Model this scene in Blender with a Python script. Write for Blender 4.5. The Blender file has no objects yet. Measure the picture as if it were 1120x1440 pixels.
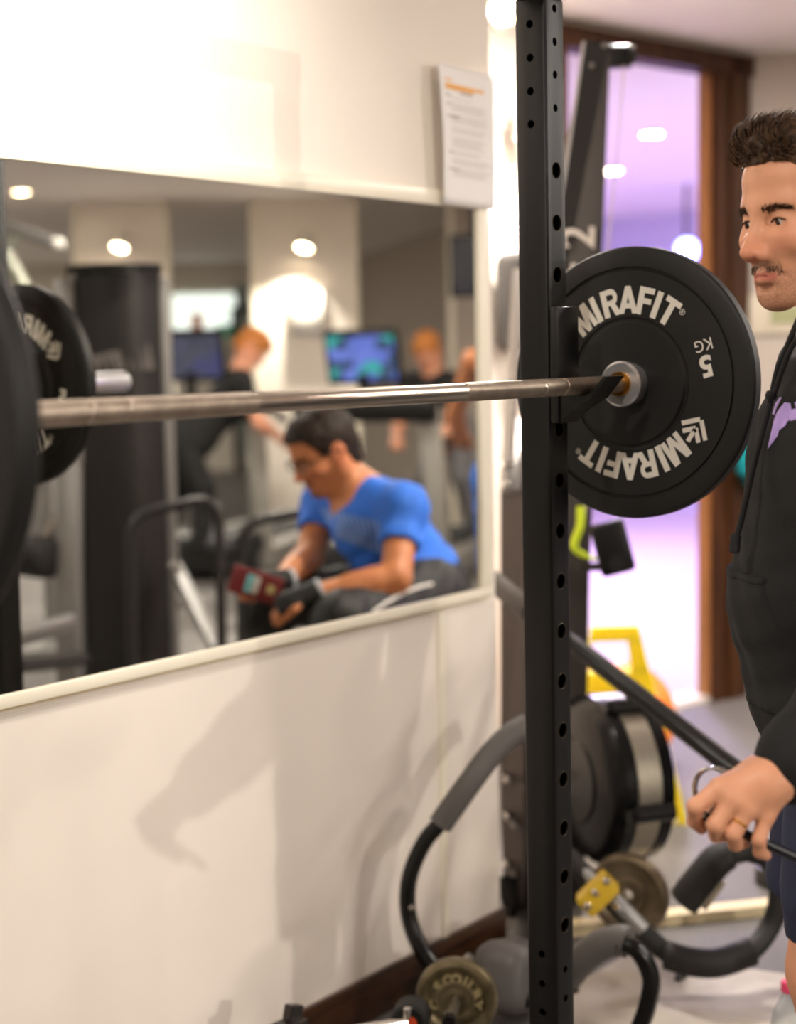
import bpy, bmesh, math, random
import numpy as np
from mathutils import Vector, Matrix, Euler
from mathutils.bvhtree import BVHTree

scene = bpy.context.scene
COL = scene.collection
random.seed(7); RNG = np.random.default_rng(7)
PI = math.pi

# ------------------------------------------------------------------ camera
CAM_H, CAM_YAW, CAM_PITCH, CAM_ROLL, FPX = 1.431, math.radians(37.5), math.radians(5.65), math.radians(-1.0), 2260.0
def cam_axes():
    fw = Vector((math.cos(CAM_YAW)*math.cos(CAM_PITCH), math.sin(CAM_YAW)*math.cos(CAM_PITCH), -math.sin(CAM_PITCH)))
    rt = Vector((math.sin(CAM_YAW), -math.cos(CAM_YAW), 0)); up = rt.cross(fw)
    c, s = math.cos(CAM_ROLL), math.sin(CAM_ROLL)
    return rt*c + up*s, up*c - rt*s, fw
RT, UP, FW = cam_axes()
EYE = Vector((0, 0, CAM_H))
cam_data = bpy.data.cameras.new('camera'); cam = bpy.data.objects.new('camera', cam_data); COL.objects.link(cam)
cam.matrix_world = Matrix(((RT.x, UP.x, -FW.x, EYE.x), (RT.y, UP.y, -FW.y, EYE.y), (RT.z, UP.z, -FW.z, EYE.z), (0, 0, 0, 1)))
cam_data.sensor_fit = 'VERTICAL'; cam_data.sensor_height = 36.0; cam_data.lens = FPX/1440*36
cam_data.clip_start = 0.05; cam_data.clip_end = 60
cam_data.dof.use_dof = True; cam_data.dof.focus_distance = 2.36; cam_data.dof.aperture_fstop = 2.2
scene.camera = cam
W = 2.106                                  # the mirror wall stands at Y = W

def ray(px, py): return RT*((px-560)/FPX) + UP*((720-py)/FPX) + FW
def at(px, py, d): return EYE + ray(px, py)*d
def onz(px, py, z=0.0): v = ray(px, py); return EYE + v*((z-CAM_H)/v.z)
def ony(px, py, Y): v = ray(px, py); return EYE + v*(Y/v.y)
def mir(p): return Vector((p.x, 2*W-p.y, p.z))
def V(px, py, d): return mir(at(px, py, d))          # real place of a thing seen in the mirror
def Vz(px, py, z=0.0): return mir(onz(px, py, z))

# ------------------------------------------------------------------ world, lights, exposure
world = bpy.data.worlds.new('world'); scene.world = world; world.use_nodes = True
bg = world.node_tree.nodes['Background']; bg.inputs[0].default_value = (1, .9, .8, 1); bg.inputs[1].default_value = 0.25
scene.view_settings.view_transform = 'Standard'; scene.view_settings.look = 'None'
scene.view_settings.exposure = 0.4; scene.view_settings.gamma = 1.0
scene.view_settings.use_curve_mapping = False
WARM = (1.0, .92, .835)
def lamp(name, kind, loc, energy, color=WARM, size=.1, aim=None, cone=None, blend=.3):
    d = bpy.data.lights.new(name, kind); d.energy = energy; d.color = color
    if kind == 'AREA': d.shape = 'DISK'; d.size = size
    else: d.shadow_soft_size = size
    if cone: d.spot_size = math.radians(cone); d.spot_blend = blend
    o = bpy.data.objects.new(name, d); COL.objects.link(o); o.location = loc
    if aim is not None: o.rotation_euler = (Vector(aim)-Vector(loc)).to_track_quat('-Z', 'Y').to_euler()
    return o
def gym(d, lat): return (.793*d+.609*lat, 4.2-.609*d+.793*lat, 2.585)     # distance along and beside the mirrored line of sight
for (x, y, z), e in (((.2, 1.0, 2.585), 34), ((1.2, -1.8, 2.585), 36), ((4.2, -.2, 2.585), 26), ((4.3, 2.4, 2.585), 46), ((5.2, -1.0, 2.585), 36), ((4.0, -3.6, 2.585), 36), ((6.2, 1.0, 2.585), 30),
                  (gym(8.9, 1.2), 44), (gym(8.6, -.9), 44), (gym(11, -4.2), 60), (gym(11, 2.6), 50), (gym(16.5, 2.6), 170), (gym(16.5, -6.0), 220), (gym(14.0, .9), 90)):
    lamp('downlight', 'AREA', (x, y, z), e, size=.16)  # added lights without fixtures, set out of view to brighten the gym
lamp('wall_spot', 'SPOT', (1.55, 1.30, 2.5), 72, size=.03, aim=(1.70, 2.1, 2.0), cone=100, blend=.9)
lamp('cross_spot', 'SPOT', (.42, -5.26, 2.30), 360, size=.05, aim=(2.4, 2.1, .8), cone=36, blend=.5)
PURPLE = (.50, .38, 1.0)
lamp('studio_light', 'AREA', (7.2, 4.2, 2.5), 52, (.90, .84, 1.0), .5)
lamp('studio_light', 'AREA', (9.2, 5.6, 2.5), 130, PURPLE, .5)


# ------------------------------------------------------------------ materials
def lin(c): return tuple(((x/255)/12.92 if x/255 <= .04045 else ((x/255+.055)/1.055)**2.4) for x in c) + (1.0,)
MATS = {}
def mat(name, rgb, rough=.5, metal=0.0, spec=.5, noise=0.0, nscale=20.0, bump=0.0, bscale=200.0, emit=0.0, stretch=None, alpha=1.0, trans=0.0, coat=0.0, ior=1.45, rgb2=None):
    if name in MATS: return MATS[name]
    m = bpy.data.materials.new(name); m.use_nodes = True; nt = m.node_tree; N = nt.nodes; b = N['Principled BSDF']
    c = lin(rgb); b.inputs['Base Color'].default_value = c; b.inputs['Roughness'].default_value = rough
    b.inputs['Metallic'].default_value = metal; b.inputs['Specular IOR Level'].default_value = spec
    b.inputs['Transmission Weight'].default_value = trans; b.inputs['IOR'].default_value = ior; b.inputs['Coat Weight'].default_value = coat
    tc = N.new('ShaderNodeTexCoord'); mp = N.new('ShaderNodeMapping'); nt.links.new(tc.outputs['Object'], mp.inputs[0])
    if stretch: mp.inputs['Scale'].default_value = stretch
    if noise or rgb2:
        n = N.new('ShaderNodeTexNoise'); n.inputs['Scale'].default_value = nscale; n.inputs['Detail'].default_value = 6
        nt.links.new(mp.outputs[0], n.inputs[0])
        r = N.new('ShaderNodeValToRGB'); r.color_ramp.elements[0].position = .35; r.color_ramp.elements[1].position = .65
        c2 = lin(rgb2) if rgb2 else tuple(min(1, x*(1+noise)) for x in c[:3]) + (1,)
        c1 = c if rgb2 else tuple(x*(1-noise) for x in c[:3]) + (1,)
        r.color_ramp.elements[0].color = c1; r.color_ramp.elements[1].color = c2
        nt.links.new(n.outputs[0], r.inputs[0]); nt.links.new(r.outputs[0], b.inputs['Base Color'])
    if bump:
        n2 = N.new('ShaderNodeTexNoise'); n2.inputs['Scale'].default_value = bscale; nt.links.new(mp.outputs[0], n2.inputs[0])
        bp = N.new('ShaderNodeBump'); bp.inputs['Strength'].default_value = bump; bp.inputs['Distance'].default_value = .002
        nt.links.new(n2.outputs[0], bp.inputs['Height']); nt.links.new(bp.outputs[0], b.inputs['Normal'])
    if emit:
        b.inputs['Emission Color'].default_value = c; b.inputs['Emission Strength'].default_value = emit
    MATS[name] = m; return m

# ------------------------------------------------------------------ objects
def tag(o, label=None, cat=None, group=None, kind=None):
    if label: o['label'] = label
    if cat: o['category'] = cat
    if group: o['group'] = group
    if kind: o['kind'] = kind
    return o
def empty(name, loc, label, cat, group=None):
    o = bpy.data.objects.new(name, None); COL.objects.link(o); o.location = loc; o.empty_display_size = .05
    return tag(o, label, cat, group)
def link_mesh(name, me, material, parent=None, smooth=False):
    o = bpy.data.objects.new(name, me); COL.objects.link(o)
    if material:
        for m in (material if isinstance(material, (list, tuple)) else [material]): me.materials.append(m)
    if smooth:
        me.polygons.foreach_set('use_smooth', [True]*len(me.polygons))
    if parent is not None:
        o.parent = parent
        pm = Matrix.Translation(parent_world(parent)); o.matrix_parent_inverse = pm.inverted()
    return o
def parent_world(p):
    v = Vector(p.location)
    # parents are unrotated: their own parents carry an inverse, so the location alone is the world place
    return v
class MB:
    """collects shapes in world coordinates, links them as one mesh"""
    def __init__(s): s.bm = bmesh.new()
    def _tf(s, vs, M):
        for v in vs: v.co = M @ v.co
    def box(s, c, size, rot=None, bev=0.0, seg=2):
        r = bmesh.ops.create_cube(s.bm, size=1.0); vs = r['verts']
        for v in vs: v.co = Vector((v.co.x*size[0], v.co.y*size[1], v.co.z*size[2]))
        if bev:
            es = list({e for v in vs for e in v.link_edges})
            rb = bmesh.ops.bevel(s.bm, geom=es, offset=bev, segments=seg, affect='EDGES', profile=.5)
            vs = list({v for f in rb['faces'] for v in f.verts} | {v for v in vs if v.is_valid})
        M = Matrix.Translation(Vector(c)) @ (rot.to_4x4() if rot is not None else Matrix.Identity(4))
        s._tf(vs, M); return s
    def box2(s, a, b, bev=0.0):
        a = Vector(a); b = Vector(b); d = b-a
        return s.box((a+b)/2, (abs(d.x), abs(d.y), abs(d.z)), None, bev)
    def beam(s, a, b, w, h, up=(0, 0, 1), bev=0.0):
        a = Vector(a); b = Vector(b); z = (b-a); L = z.length; z.normalize()
        x = Vector(up).cross(z)
        if x.length < 1e-4: x = Vector((1, 0, 0)).cross(z)
        x.normalize(); y = z.cross(x)
        R = Matrix((x, y, z)).transposed()
        return s.box((a+b)/2, (w, h, L), R, bev)
    def rod(s, a, b, r, r2=None, seg=24, cap=True):
        return s.lathe(a, Vector(b)-Vector(a), [(r, 0.0), (r2 if r2 is not None else r, (Vector(b)-Vector(a)).length)], seg, cap)
    def lathe(s, o, axis, prof, seg=48, cap=True):
        """prof = [(radius, distance along axis)]"""
        o = Vector(o); z = Vector(axis).normalized(); x = z.orthogonal().normalized(); y = z.cross(x)
        rings = []
        for r, h in prof:
            if r < 1e-6: rings.append([s.bm.verts.new(o+z*h)]); continue
            rings.append([s.bm.verts.new(o+z*h+(x*math.cos(2*PI*k/seg)+y*math.sin(2*PI*k/seg))*r) for k in range(seg)])
        for A, B in zip(rings, rings[1:]):
            if len(A) == 1 and len(B) == 1: continue
            for k in range(seg):
                k2 = (k+1) % seg
                if len(A) == 1: s.bm.faces.new((A[0], B[k2], B[k]))
                elif len(B) == 1: s.bm.faces.new((A[k], A[k2], B[0]))
                else: s.bm.faces.new((A[k], A[k2], B[k2], B[k]))
        if cap:
            if len(rings[0]) > 1: s.bm.faces.new(list(reversed(rings[0])))
            if len(rings[-1]) > 1: s.bm.faces.new(rings[-1])
        return s
    def tube(s, pts, r, seg=16, cap=True, closed=False, flat=1.0):
        """round tube along points; r a number or a list"""
        P = [Vector(p) for p in pts]; n = len(P); rr = r if isinstance(r, (list, tuple)) else [r]*n
        T = []
        for i in range(n):
            if closed: t = P[(i+1) % n]-P[i-1]
            else: t = P[min(i+1, n-1)]-P[max(i-1, 0)]
            T.append(t.normalized())
        x = T[0].orthogonal().normalized(); rings = []
        for i in range(n):
            x = (x - T[i]*x.dot(T[i])).normalized(); y = T[i].cross(x)
            rings.append([s.bm.verts.new(P[i]+(x*math.cos(2*PI*k/seg)+y*math.sin(2*PI*k/seg)*flat)*rr[i]) for k in range(seg)])
        pairs = list(zip(rings, rings[1:])) + ([(rings[-1], rings[0])] if closed else [])
        for A, B in pairs:
            for k in range(seg):
                k2 = (k+1) % seg; s.bm.faces.new((A[k], A[k2], B[k2], B[k]))
        if cap and not closed:
            s.bm.faces.new(list(reversed(rings[0]))); s.bm.faces.new(rings[-1])
        return s
    def prism(s, pts, off):
        """polygon (world points) extruded by vector off"""
        off = Vector(off); A = [s.bm.verts.new(Vector(p)) for p in pts]; B = [s.bm.verts.new(Vector(p)+off) for p in pts]
        s.bm.faces.new(A); s.bm.faces.new(list(reversed(B))); n = len(A)
        for k in range(n): s.bm.faces.new((A[(k+1) % n], A[k], B[k], B[(k+1) % n]))
        return s
    def quad(s, *pts): s.bm.faces.new([s.bm.verts.new(Vector(p)) for p in pts]); return s
    def build(s, name, material, parent=None, smooth=True, angle=35, normals=True):
        if normals: bmesh.ops.recalc_face_normals(s.bm, faces=s.bm.faces)
        me = bpy.data.meshes.new(name); s.bm.to_mesh(me); s.bm.free()
        if smooth:
            me.polygons.foreach_set('use_smooth', [True]*len(me.polygons))
            me.set_sharp_from_angle(angle=math.radians(angle))
        return link_mesh(name, me, material, parent)
def smooth_path(pts, n=10):
    """Catmull-Rom through points"""
    P = [Vector(p) for p in pts]; P = [P[0]*2-P[1]] + P + [P[-1]*2-P[-2]]; out = []
    for i in range(1, len(P)-2):
        a, b, c, d = P[i-1], P[i], P[i+1], P[i+2]
        for k in range(n):
            t = k/n
            out.append(.5*((2*b)+(c-a)*t+(2*a-5*b+4*c-d)*t*t+(3*b-a-3*c+d)*t**3))
    out.append(P[-2].copy()); return out
def text_mesh(txt, size, weight=0.0, depth=.0008):
    cu = bpy.data.curves.new('t', 'FONT'); cu.body = txt; cu.size = size; cu.offset = weight; cu.extrude = depth; cu.align_x = 'CENTER'; cu.resolution_u = 4
    o = bpy.data.objects.new('t', cu); COL.objects.link(o)
    dg = bpy.context.evaluated_depsgraph_get(); me = bpy.data.meshes.new_from_object(o.evaluated_get(dg))
    bpy.data.objects.remove(o); bpy.data.curves.remove(cu); return me
def add_text(mb, txt, size, M, weight=0.0, depth=.0008, xs=1.0):
    me = text_mesh(txt, size, weight, depth); me.transform(M @ Matrix.Diagonal((xs, 1, 1, 1))); mb.bm.from_mesh(me); bpy.data.meshes.remove(me); return mb
def frame(o, x, y):
    """matrix with text x axis, y axis, origin"""
    x = Vector(x).normalized(); y = Vector(y); y = (y - x*y.dot(x)).normalized(); z = x.cross(y)
    return Matrix(((x.x, y.x, z.x, o[0]), (x.y, y.y, z.y, o[1]), (x.z, y.z, z.z, o[2]), (0, 0, 0, 1)))
def dup(root, delta, label=None, group=None, rot=0.0):
    """copy of a thing with copies of its parts and sub-parts"""
    r = root.copy(); COL.objects.link(r); r.location = Vector(root.location)+Vector(delta); r.rotation_euler.z = root.rotation_euler.z + rot
    if label: r['label'] = label
    if group: r['group'] = group
    for ch in list(root.children):
        c = ch.copy(); COL.objects.link(c); c.parent = r
        for g in list(ch.children):
            d = g.copy(); COL.objects.link(d); d.parent = c
    return r

# ------------------------------------------------------------------ smooth solids from distance fields
def axis_grid(lo, hi, h, fine):
    """1-D grid from lo to hi, step h, finer inside the ranges [(a, b, step)]"""
    x = [lo]
    while x[-1] < hi:
        s = h
        for a, b, f in fine:
            if a-1e-9 <= x[-1] < b: s = min(s, f)
        x.append(x[-1]+s)
    return np.array(x)
class SDF:
    def __init__(s, lo, hi, h=.006, fx=(), fy=(), fz=()):
        s.ax = [axis_grid(lo[0], hi[0], h, fx), axis_grid(lo[1], hi[1], h, fy), axis_grid(lo[2], hi[2], h, fz)]
        s.D = np.full([len(a) for a in s.ax], 1.0, np.float32)
    def _blk(s, lo, hi):
        sl = []
        for a, l, h in zip(s.ax, lo, hi):
            i = max(0, np.searchsorted(a, l)-1); j = min(len(a), np.searchsorted(a, h)+1); sl.append(slice(i, max(i, j)))
        g = np.meshgrid(*[a[q] for a, q in zip(s.ax, sl)], indexing='ij', sparse=True)
        return tuple(sl), g
    def _mix(s, sl, d, k, mode):
        A = s.D[sl]
        if A.size == 0: return
        d = d.astype(np.float32)
        if mode == 'add':
            if k > 0: hh = np.maximum(k-np.abs(A-d), 0)/k; s.D[sl] = np.minimum(A, d)-hh*hh*k*.25
            else: s.D[sl] = np.minimum(A, d)
        elif mode == 'sub':
            d = -d
            if k > 0: hh = np.maximum(k-np.abs(A-d), 0)/k; s.D[sl] = np.maximum(A, d)+hh*hh*k*.25
            else: s.D[sl] = np.maximum(A, d)
        elif mode == 'cut':
            s.D[sl] = np.maximum(A, d)
    def cone(s, a, b, ra, rb=None, k=.02, mode='add', flat=None):
        """round cone from a to b; flat=(axis vector, factor) squashes it along an axis"""
        rb = ra if rb is None else rb
        a = np.array(a, float); b = np.array(b, float); m = max(ra, rb)+k+.02
        sl, (X, Y, Z) = s._blk(np.minimum(a, b)-m, np.maximum(a, b)+m)
        d = b-a; L2 = float(d@d)+1e-12
        px, py, pz = X-a[0], Y-a[1], Z-a[2]
        t = np.clip((px*d[0]+py*d[1]+pz*d[2])/L2, 0, 1)
        qx, qy, qz = px-t*d[0], py-t*d[1], pz-t*d[2]
        if flat is not None:
            n = np.array(flat[0], float); n /= np.linalg.norm(n); f = 1/flat[1]-1
            w = (qx*n[0]+qy*n[1]+qz*n[2])*f; qx, qy, qz = qx+w*n[0], qy+w*n[1], qz+w*n[2]
        q = np.sqrt(qx*qx+qy*qy+qz*qz)-(ra+(rb-ra)*t)
        s._mix(sl, q, k, mode); return s
    def chain(s, pts, rs, k=.02, **kw):
        for a, b, ra, rb in zip(pts, pts[1:], rs, rs[1:]): s.cone(a, b, ra, rb, k, **kw)
        return s
    def ell(s, c, r, rot=None, k=.02, mode='add'):
        c = np.array(c, float); r = np.array(r, float); R = np.array(rot, float) if rot is not None else np.eye(3)   # columns = axes
        m = r.max()+k+.02; sl, (X, Y, Z) = s._blk(c-m, c+m)
        x, y, z = X-c[0], Y-c[1], Z-c[2]
        u = [(x*R[0, i]+y*R[1, i]+z*R[2, i])/r[i] for i in range(3)]
        k0 = np.sqrt(u[0]**2+u[1]**2+u[2]**2)+1e-9
        k1 = np.sqrt((u[0]/r[0])**2+(u[1]/r[1])**2+(u[2]/r[2])**2)+1e-9
        s._mix(sl, k0*(k0-1)/k1, k, mode); return s
    def plane(s, p, n):
        """keep the side the normal points away from"""
        n = np.array(n, float); n /= np.linalg.norm(n); sl, (X, Y, Z) = s._blk([-1e3]*3, [1e3]*3)
        s._mix(sl, (X-p[0])*n[0]+(Y-p[1])*n[1]+(Z-p[2])*n[2], 0, 'cut'); return s
    def shift(s, fn):
        X, Y, Z = np.meshgrid(*s.ax, indexing='ij', sparse=True); s.D = (s.D+fn(X, Y, Z)).astype(np.float32); return s
    def mesh(s):
        D = s.D; D = np.pad(D, 1, constant_values=1.0)
        ax = [np.concatenate(([2*a[0]-a[1]], a, [2*a[-1]-a[-2]])) for a in s.ax]
        I = D < 0; nx, ny, nz = D.shape
        C = np.zeros((nx-1, ny-1, nz-1), np.int8)
        for i in (0, 1):
            for j in (0, 1):
                for k in (0, 1): C += I[i:nx-1+i, j:ny-1+j, k:nz-1+k]
        act = (C > 0) & (C < 8); idx = np.argwhere(act)
        vid = np.full(act.shape, -1, np.int64); vid[act] = np.arange(len(idx))
        acc = np.zeros((len(idx), 3)); cnt = np.zeros(len(idx))
        i0, j0, k0 = idx.T
        corners = [(i, j, k) for i in (0, 1) for j in (0, 1) for k in (0, 1)]
        for a in corners:
            for ax_ in range(3):
                if a[ax_]: continue
                b = list(a); b[ax_] = 1
                da = D[i0+a[0], j0+a[1], k0+a[2]]; db = D[i0+b[0], j0+b[1], k0+b[2]]
                m = (da < 0) != (db < 0); t = np.where(m, da/np.where(m, da-db, 1), 0)
                p = np.stack([ax[q][(i0, j0, k0)[q]+a[q]] for q in range(3)], 1).astype(float)
                e = ax[ax_][(i0, j0, k0)[ax_]+1]-ax[ax_][(i0, j0, k0)[ax_]]
                p[:, ax_] += t*e; acc += p*m[:, None]; cnt += m
        verts = acc/np.maximum(cnt, 1)[:, None]; faces = []
        for ax_ in range(3):
            sA = [slice(1, -1)]*3; sA[ax_] = slice(0, -1); sB = [slice(1, -1)]*3; sB[ax_] = slice(1, None)
            A = I[tuple(sA)]; B = I[tuple(sB)]; e = np.argwhere(A != B); fl = A[A != B]
            off = np.array([1, 1, 1]); off[ax_] = 0; e = e+off
            u, v = [(1, 2), (2, 0), (0, 1)][ax_]
            q = []
            for du, dv in ((-1, -1), (0, -1), (0, 0), (-1, 0)):
                c = e.copy(); c[:, u] += du; c[:, v] += dv; q.append(vid[c[:, 0], c[:, 1], c[:, 2]])
            q = np.stack(q, 1); q[~fl] = q[~fl][:, ::-1]; faces.append(q)
        f = np.concatenate(faces); f = f[(f >= 0).all(1)]
        return verts, f
    def build(s, name, material, parent=None, relax=2, tint=None):
        v, f = s.mesh()
        # a little Laplacian smoothing over the quads
        for _ in range(relax):
            acc = np.zeros_like(v); n = np.zeros(len(v))
            for a, b in ((0, 1), (1, 2), (2, 3), (3, 0)):
                np.add.at(acc, f[:, a], v[f[:, b]]); np.add.at(acc, f[:, b], v[f[:, a]])
                np.add.at(n, f[:, a], 1); np.add.at(n, f[:, b], 1)
            v = v*.5+.5*acc/np.maximum(n, 1)[:, None]
        me = bpy.data.meshes.new(name); me.vertices.add(len(v)); me.vertices.foreach_set('co', v.ravel())
        me.loops.add(f.size); me.loops.foreach_set('vertex_index', f.ravel().astype(np.int32))
        me.polygons.add(len(f)); me.polygons.foreach_set('loop_start', np.arange(0, f.size, 4, dtype=np.int32))
        me.update(calc_edges=True); me.validate()
        o = link_mesh(name, me, material, parent, smooth=True)
        if tint is not None:
            for nm, val in tint(v).items():
                at_ = me.attributes.new(nm, 'FLOAT', 'POINT'); at_.data.foreach_set('value', val.astype(np.float32))
        return o

# ------------------------------------------------------------------ palette
M_wall = mat('wall_paint', (238, 228, 216), .55, bump=.08, bscale=60, noise=.015, nscale=3)
M_gloss = mat('wall_gloss_panel', (240, 230, 219), .22, noise=.012, nscale=4)
M_grey = mat('wall_grey_paint', (176, 165, 155), .7, bump=.05, bscale=80)
M_ceil = mat('ceiling_paint', (248, 242, 240), .8)
M_frame = mat('mirror_frame_white', (240, 232, 212), .3)
M_seal = mat('frame_sealant', (205, 180, 120), .5)
M_mirror = mat('mirror_silver', (228, 228, 222), .006, metal=1.0)
M_black = mat('black_powder_coat', (15, 14, 14), .42, spec=.35, bump=.05, bscale=500)
M_rubber = mat('black_rubber', (21, 20, 19), .5, spec=.4, bump=.04, bscale=400)
M_chrome = mat('chrome', (215, 212, 208), .12, metal=1.0)
M_steel = mat('brushed_steel', (170, 166, 160), .32, metal=1.0, noise=.1, nscale=80)
M_greymetal = mat('silver_paint', (150, 148, 146), .4, metal=.6)
M_foam = mat('grey_foam', (88, 84, 81), .6, bump=.2, bscale=300)
M_foamdk = mat('dark_foam', (30, 28, 27), .65, bump=.2, bscale=300)
M_wood = mat('dark_stained_wood', (40, 21, 10), .35, rgb2=(78, 46, 22), nscale=6, stretch=(.8, 12, 12))
M_woodv = mat('dark_door_wood', (42, 23, 12), .45, spec=.2, rgb2=(78, 46, 22), nscale=5, stretch=(14, 14, .5))
M_revealw = mat('varnished_door_edge', (138, 92, 44), .4, rgb2=(166, 112, 58), nscale=5, stretch=(14, 14, .5))
M_white = mat('white_print', (222, 216, 204), .5)
M_lamp = mat('lamp_glow', (255, 236, 205), .5, emit=25)
M_iron = mat('worn_iron', (116, 102, 84), .42, metal=.7, rgb2=(150, 134, 108), nscale=18)
M_bronze = mat('old_brass_paint', (108, 98, 74), .38, metal=.75, rgb2=(142, 130, 102), nscale=25)

# ------------------------------------------------------------------ room shell
CE = 2.60
def struct(name, mb, m, parent=None, **k):
    o = mb.build(name, m, parent, **k); o['kind'] = 'structure'; return o
def floor_mat():
    m = bpy.data.materials.new('rubber_floor'); m.use_nodes = True; nt = m.node_tree; N = nt.nodes; b = N['Principled BSDF']
    tc = N.new('ShaderNodeTexCoord')
    n = N.new('ShaderNodeTexNoise'); n.inputs['Scale'].default_value = 160; n.inputs['Detail'].default_value = 4; nt.links.new(tc.outputs['Object'], n.inputs[0])
    n2 = N.new('ShaderNodeTexNoise'); n2.inputs['Scale'].default_value = 3; nt.links.new(tc.outputs['Object'], n2.inputs[0])
    r = N.new('ShaderNodeValToRGB'); r.color_ramp.elements[0].position = .35; r.color_ramp.elements[1].position = .7
    r.color_ramp.elements[0].color = lin((88, 84, 82)); r.color_ramp.elements[1].color = lin((128, 123, 119))
    mx = N.new('ShaderNodeMix'); mx.data_type = 'RGBA'; mx.blend_type = 'MULTIPLY'; mx.inputs[0].default_value = .35
    nt.links.new(n.outputs[0], r.inputs[0]); nt.links.new(r.outputs[0], mx.inputs[6]); nt.links.new(n2.outputs[0], mx.inputs[7])
    nt.links.new(mx.outputs[2], b.inputs['Base Color']); b.inputs['Roughness'].default_value = .6
    return m
M_floor = floor_mat()
dd = Vector((.982, -.19, 0)).normalized(); jamb_r = Vector((5.80, 2.93, 0))+dd*.07; dn = Vector((dd.y, -dd.x, 0))   # door wall direction; dn points into the gym
jamb_l = jamb_r - dd*.87; LJ = .15; WT = .055
wall_l0 = jamb_r - dd*3.1
arch_w = .21
g0 = jamb_r + dd*arch_w; gd = Vector((math.cos(math.radians(-50)), math.sin(math.radians(-50)), 0)); g1 = g0 + gd*14.5
# far wall seen in the mirror: square to the mirrored line of sight
fdir = Vector((math.cos(CAM_YAW), -math.sin(CAM_YAW), 0)); fright = Vector((math.sin(CAM_YAW), math.cos(CAM_YAW), 0))
def VF(lat, dep, z=0.0):
    """lat to the right, dep along the mirrored view, from the camera's mirror image"""
    o = Vector((0, 2*W, 0)) + fdir*dep + fright*lat; o.z = z; return o
def slab(mb, a, b, z0, z1, t, n):
    a = Vector((a.x, a.y, z0)); b = Vector((b.x, b.y, z0)); n = Vector(n).normalized()*t
    return mb.prism([a, b, b+n, a+n], (0, 0, z1-z0))
fl = MB().box2((-3, -20, -.05), (24, 9.8, 0)); struct('floor', fl, M_floor, smooth=False)
ce = MB().box2((-3, -20, CE), (24, 9.8, CE+.05)); struct('ceiling', ce, M_ceil, smooth=False)
WX = 3.115
mw = MB().box2((-2.95, W, 0), (WX, W+.10, CE)); wl = struct('wall_mirror', mw, M_wall, smooth=False)
# glossy lower panels with one joint
lp = MB().box2((-2.95, W-.004, .09), (2.884, W, .85)).box2((2.888, W-.004, .09), (WX, W, .85)); struct('trim_1', lp, M_gloss, smooth=False)
tag(bpy.data.objects['trim_1'], 'glossy cream wall panels below the mirror')
js = MB().box2((2.875, W-.010, .09), (2.897, W-.004, .85)); struct('trim_2', js, M_frame)
bb = MB().box2((-2.95, W-.016, 0), (WX+.012, W, .099), .003); struct('baseboard_mirror', bb, M_wood)
# alcove
sl = slab(MB(), wall_l0, jamb_l-dd*.05, 0, CE, WT, -dn); struct('wall_alcove', sl, M_wall, smooth=False)
sl = MB().box2((wall_l0.x-.1, W+.1, 0), (wall_l0.x, wall_l0.y+.15, CE)); struct('wall_recess', sl, M_wall, smooth=False)
ov = slab(MB(), jamb_l-dd*.05, g0, 2.56, CE, WT, -dn); struct('wall_lintel', ov, M_wall, smooth=False)
# door frame
df = MB()
for k, (w0, w1, t) in enumerate(((0.0, .07, .035), (.07, .16, .05), (.16, .21, .03))):
    a = jamb_r+dd*w0; b = jamb_r+dd*w1; slab(df, a, b, 0, 2.57, t, dn)
    a = jamb_l-dd*w0*.7; b = jamb_l-dd*w1*.7; slab(df, a, b, 0, 2.57, t, dn)
slab(df, jamb_r, jamb_r+dd*.21, 0, 2.57, WT, -dn)
slab(df, jamb_l, jamb_l-dd*LJ, 0, 2.57, WT, -dn)
slab(df, jamb_l-dd*LJ, jamb_r+dd*.21, 2.50, 2.575, .05, dn); slab(df, jamb_l, jamb_r, 2.50, 2.575, WT, -dn)
door = struct('door_1', df, M_woodv, smooth=False)
rv = MB(); slab(rv, jamb_r-dd*.012, jamb_r, 0, 2.5, WT+.002, -dn); slab(rv, jamb_l, jamb_l+dd*.012, 0, 2.5, WT+.002, -dn)
struct('door_reveal', rv, M_revealw, door, smooth=False)
th = MB(); slab(th, jamb_l, jamb_r+dd*.08, 0, .022, .12, -dn); struct('trim_3', th, mat('pale_threshold', (225, 214, 205), .5), smooth=False)
# grey wall right of the door, far walls
gn = Vector((-gd.y, gd.x, 0))
gw = slab(MB(), g0, g1, 0, CE, .12, gn); struct('wall_grey', gw, M_grey, smooth=False)
# studio beyond the door
M_studio = mat('studio_wall', (226, 224, 244), .7); M_sfloor = mat('studio_wood_floor', (232, 214, 196), .3, rgb2=(240, 226, 210), nscale=8, stretch=(1, 14, 1))
s_in = -dn
S0 = jamb_l-dd*2.2+s_in*(WT+.005); S1 = jamb_r+dd*6+s_in*(WT+.005)
deep = 6.2
sf = MB().prism([Vector((p.x, p.y, .002)) for p in (S0, S1, S1+s_in*deep, S0+s_in*deep)], (0, 0, .004)); struct('floor_studio', sf, M_sfloor, smooth=False)
sw = slab(MB(), S0+s_in*deep, S1+s_in*deep, 0, CE, .1, s_in); struct('wall_studio', sw, M_studio, smooth=False)
sk = slab(MB(), S0+s_in*(deep-.03), S1+s_in*(deep-.03), 0, .14, .03, s_in); struct('baseboard_studio', sk, mat('studio_skirting', (200, 140, 150), .5), smooth=False)
sw2 = slab(MB(), S1, S1+s_in*deep, 0, CE, .1, dd); struct('wall_studio_end', sw2, M_studio, smooth=False)
sw3 = slab(MB(), S0, S0+s_in*deep, 0, CE, .1, -dd); struct('wall_studio_start', sw3, M_studio, smooth=False)
sp = slab(MB(), jamb_r+dd*arch_w, S1, 0, CE, .1, s_in); struct('wall_studio_front', sp, M_studio, smooth=False)
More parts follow.
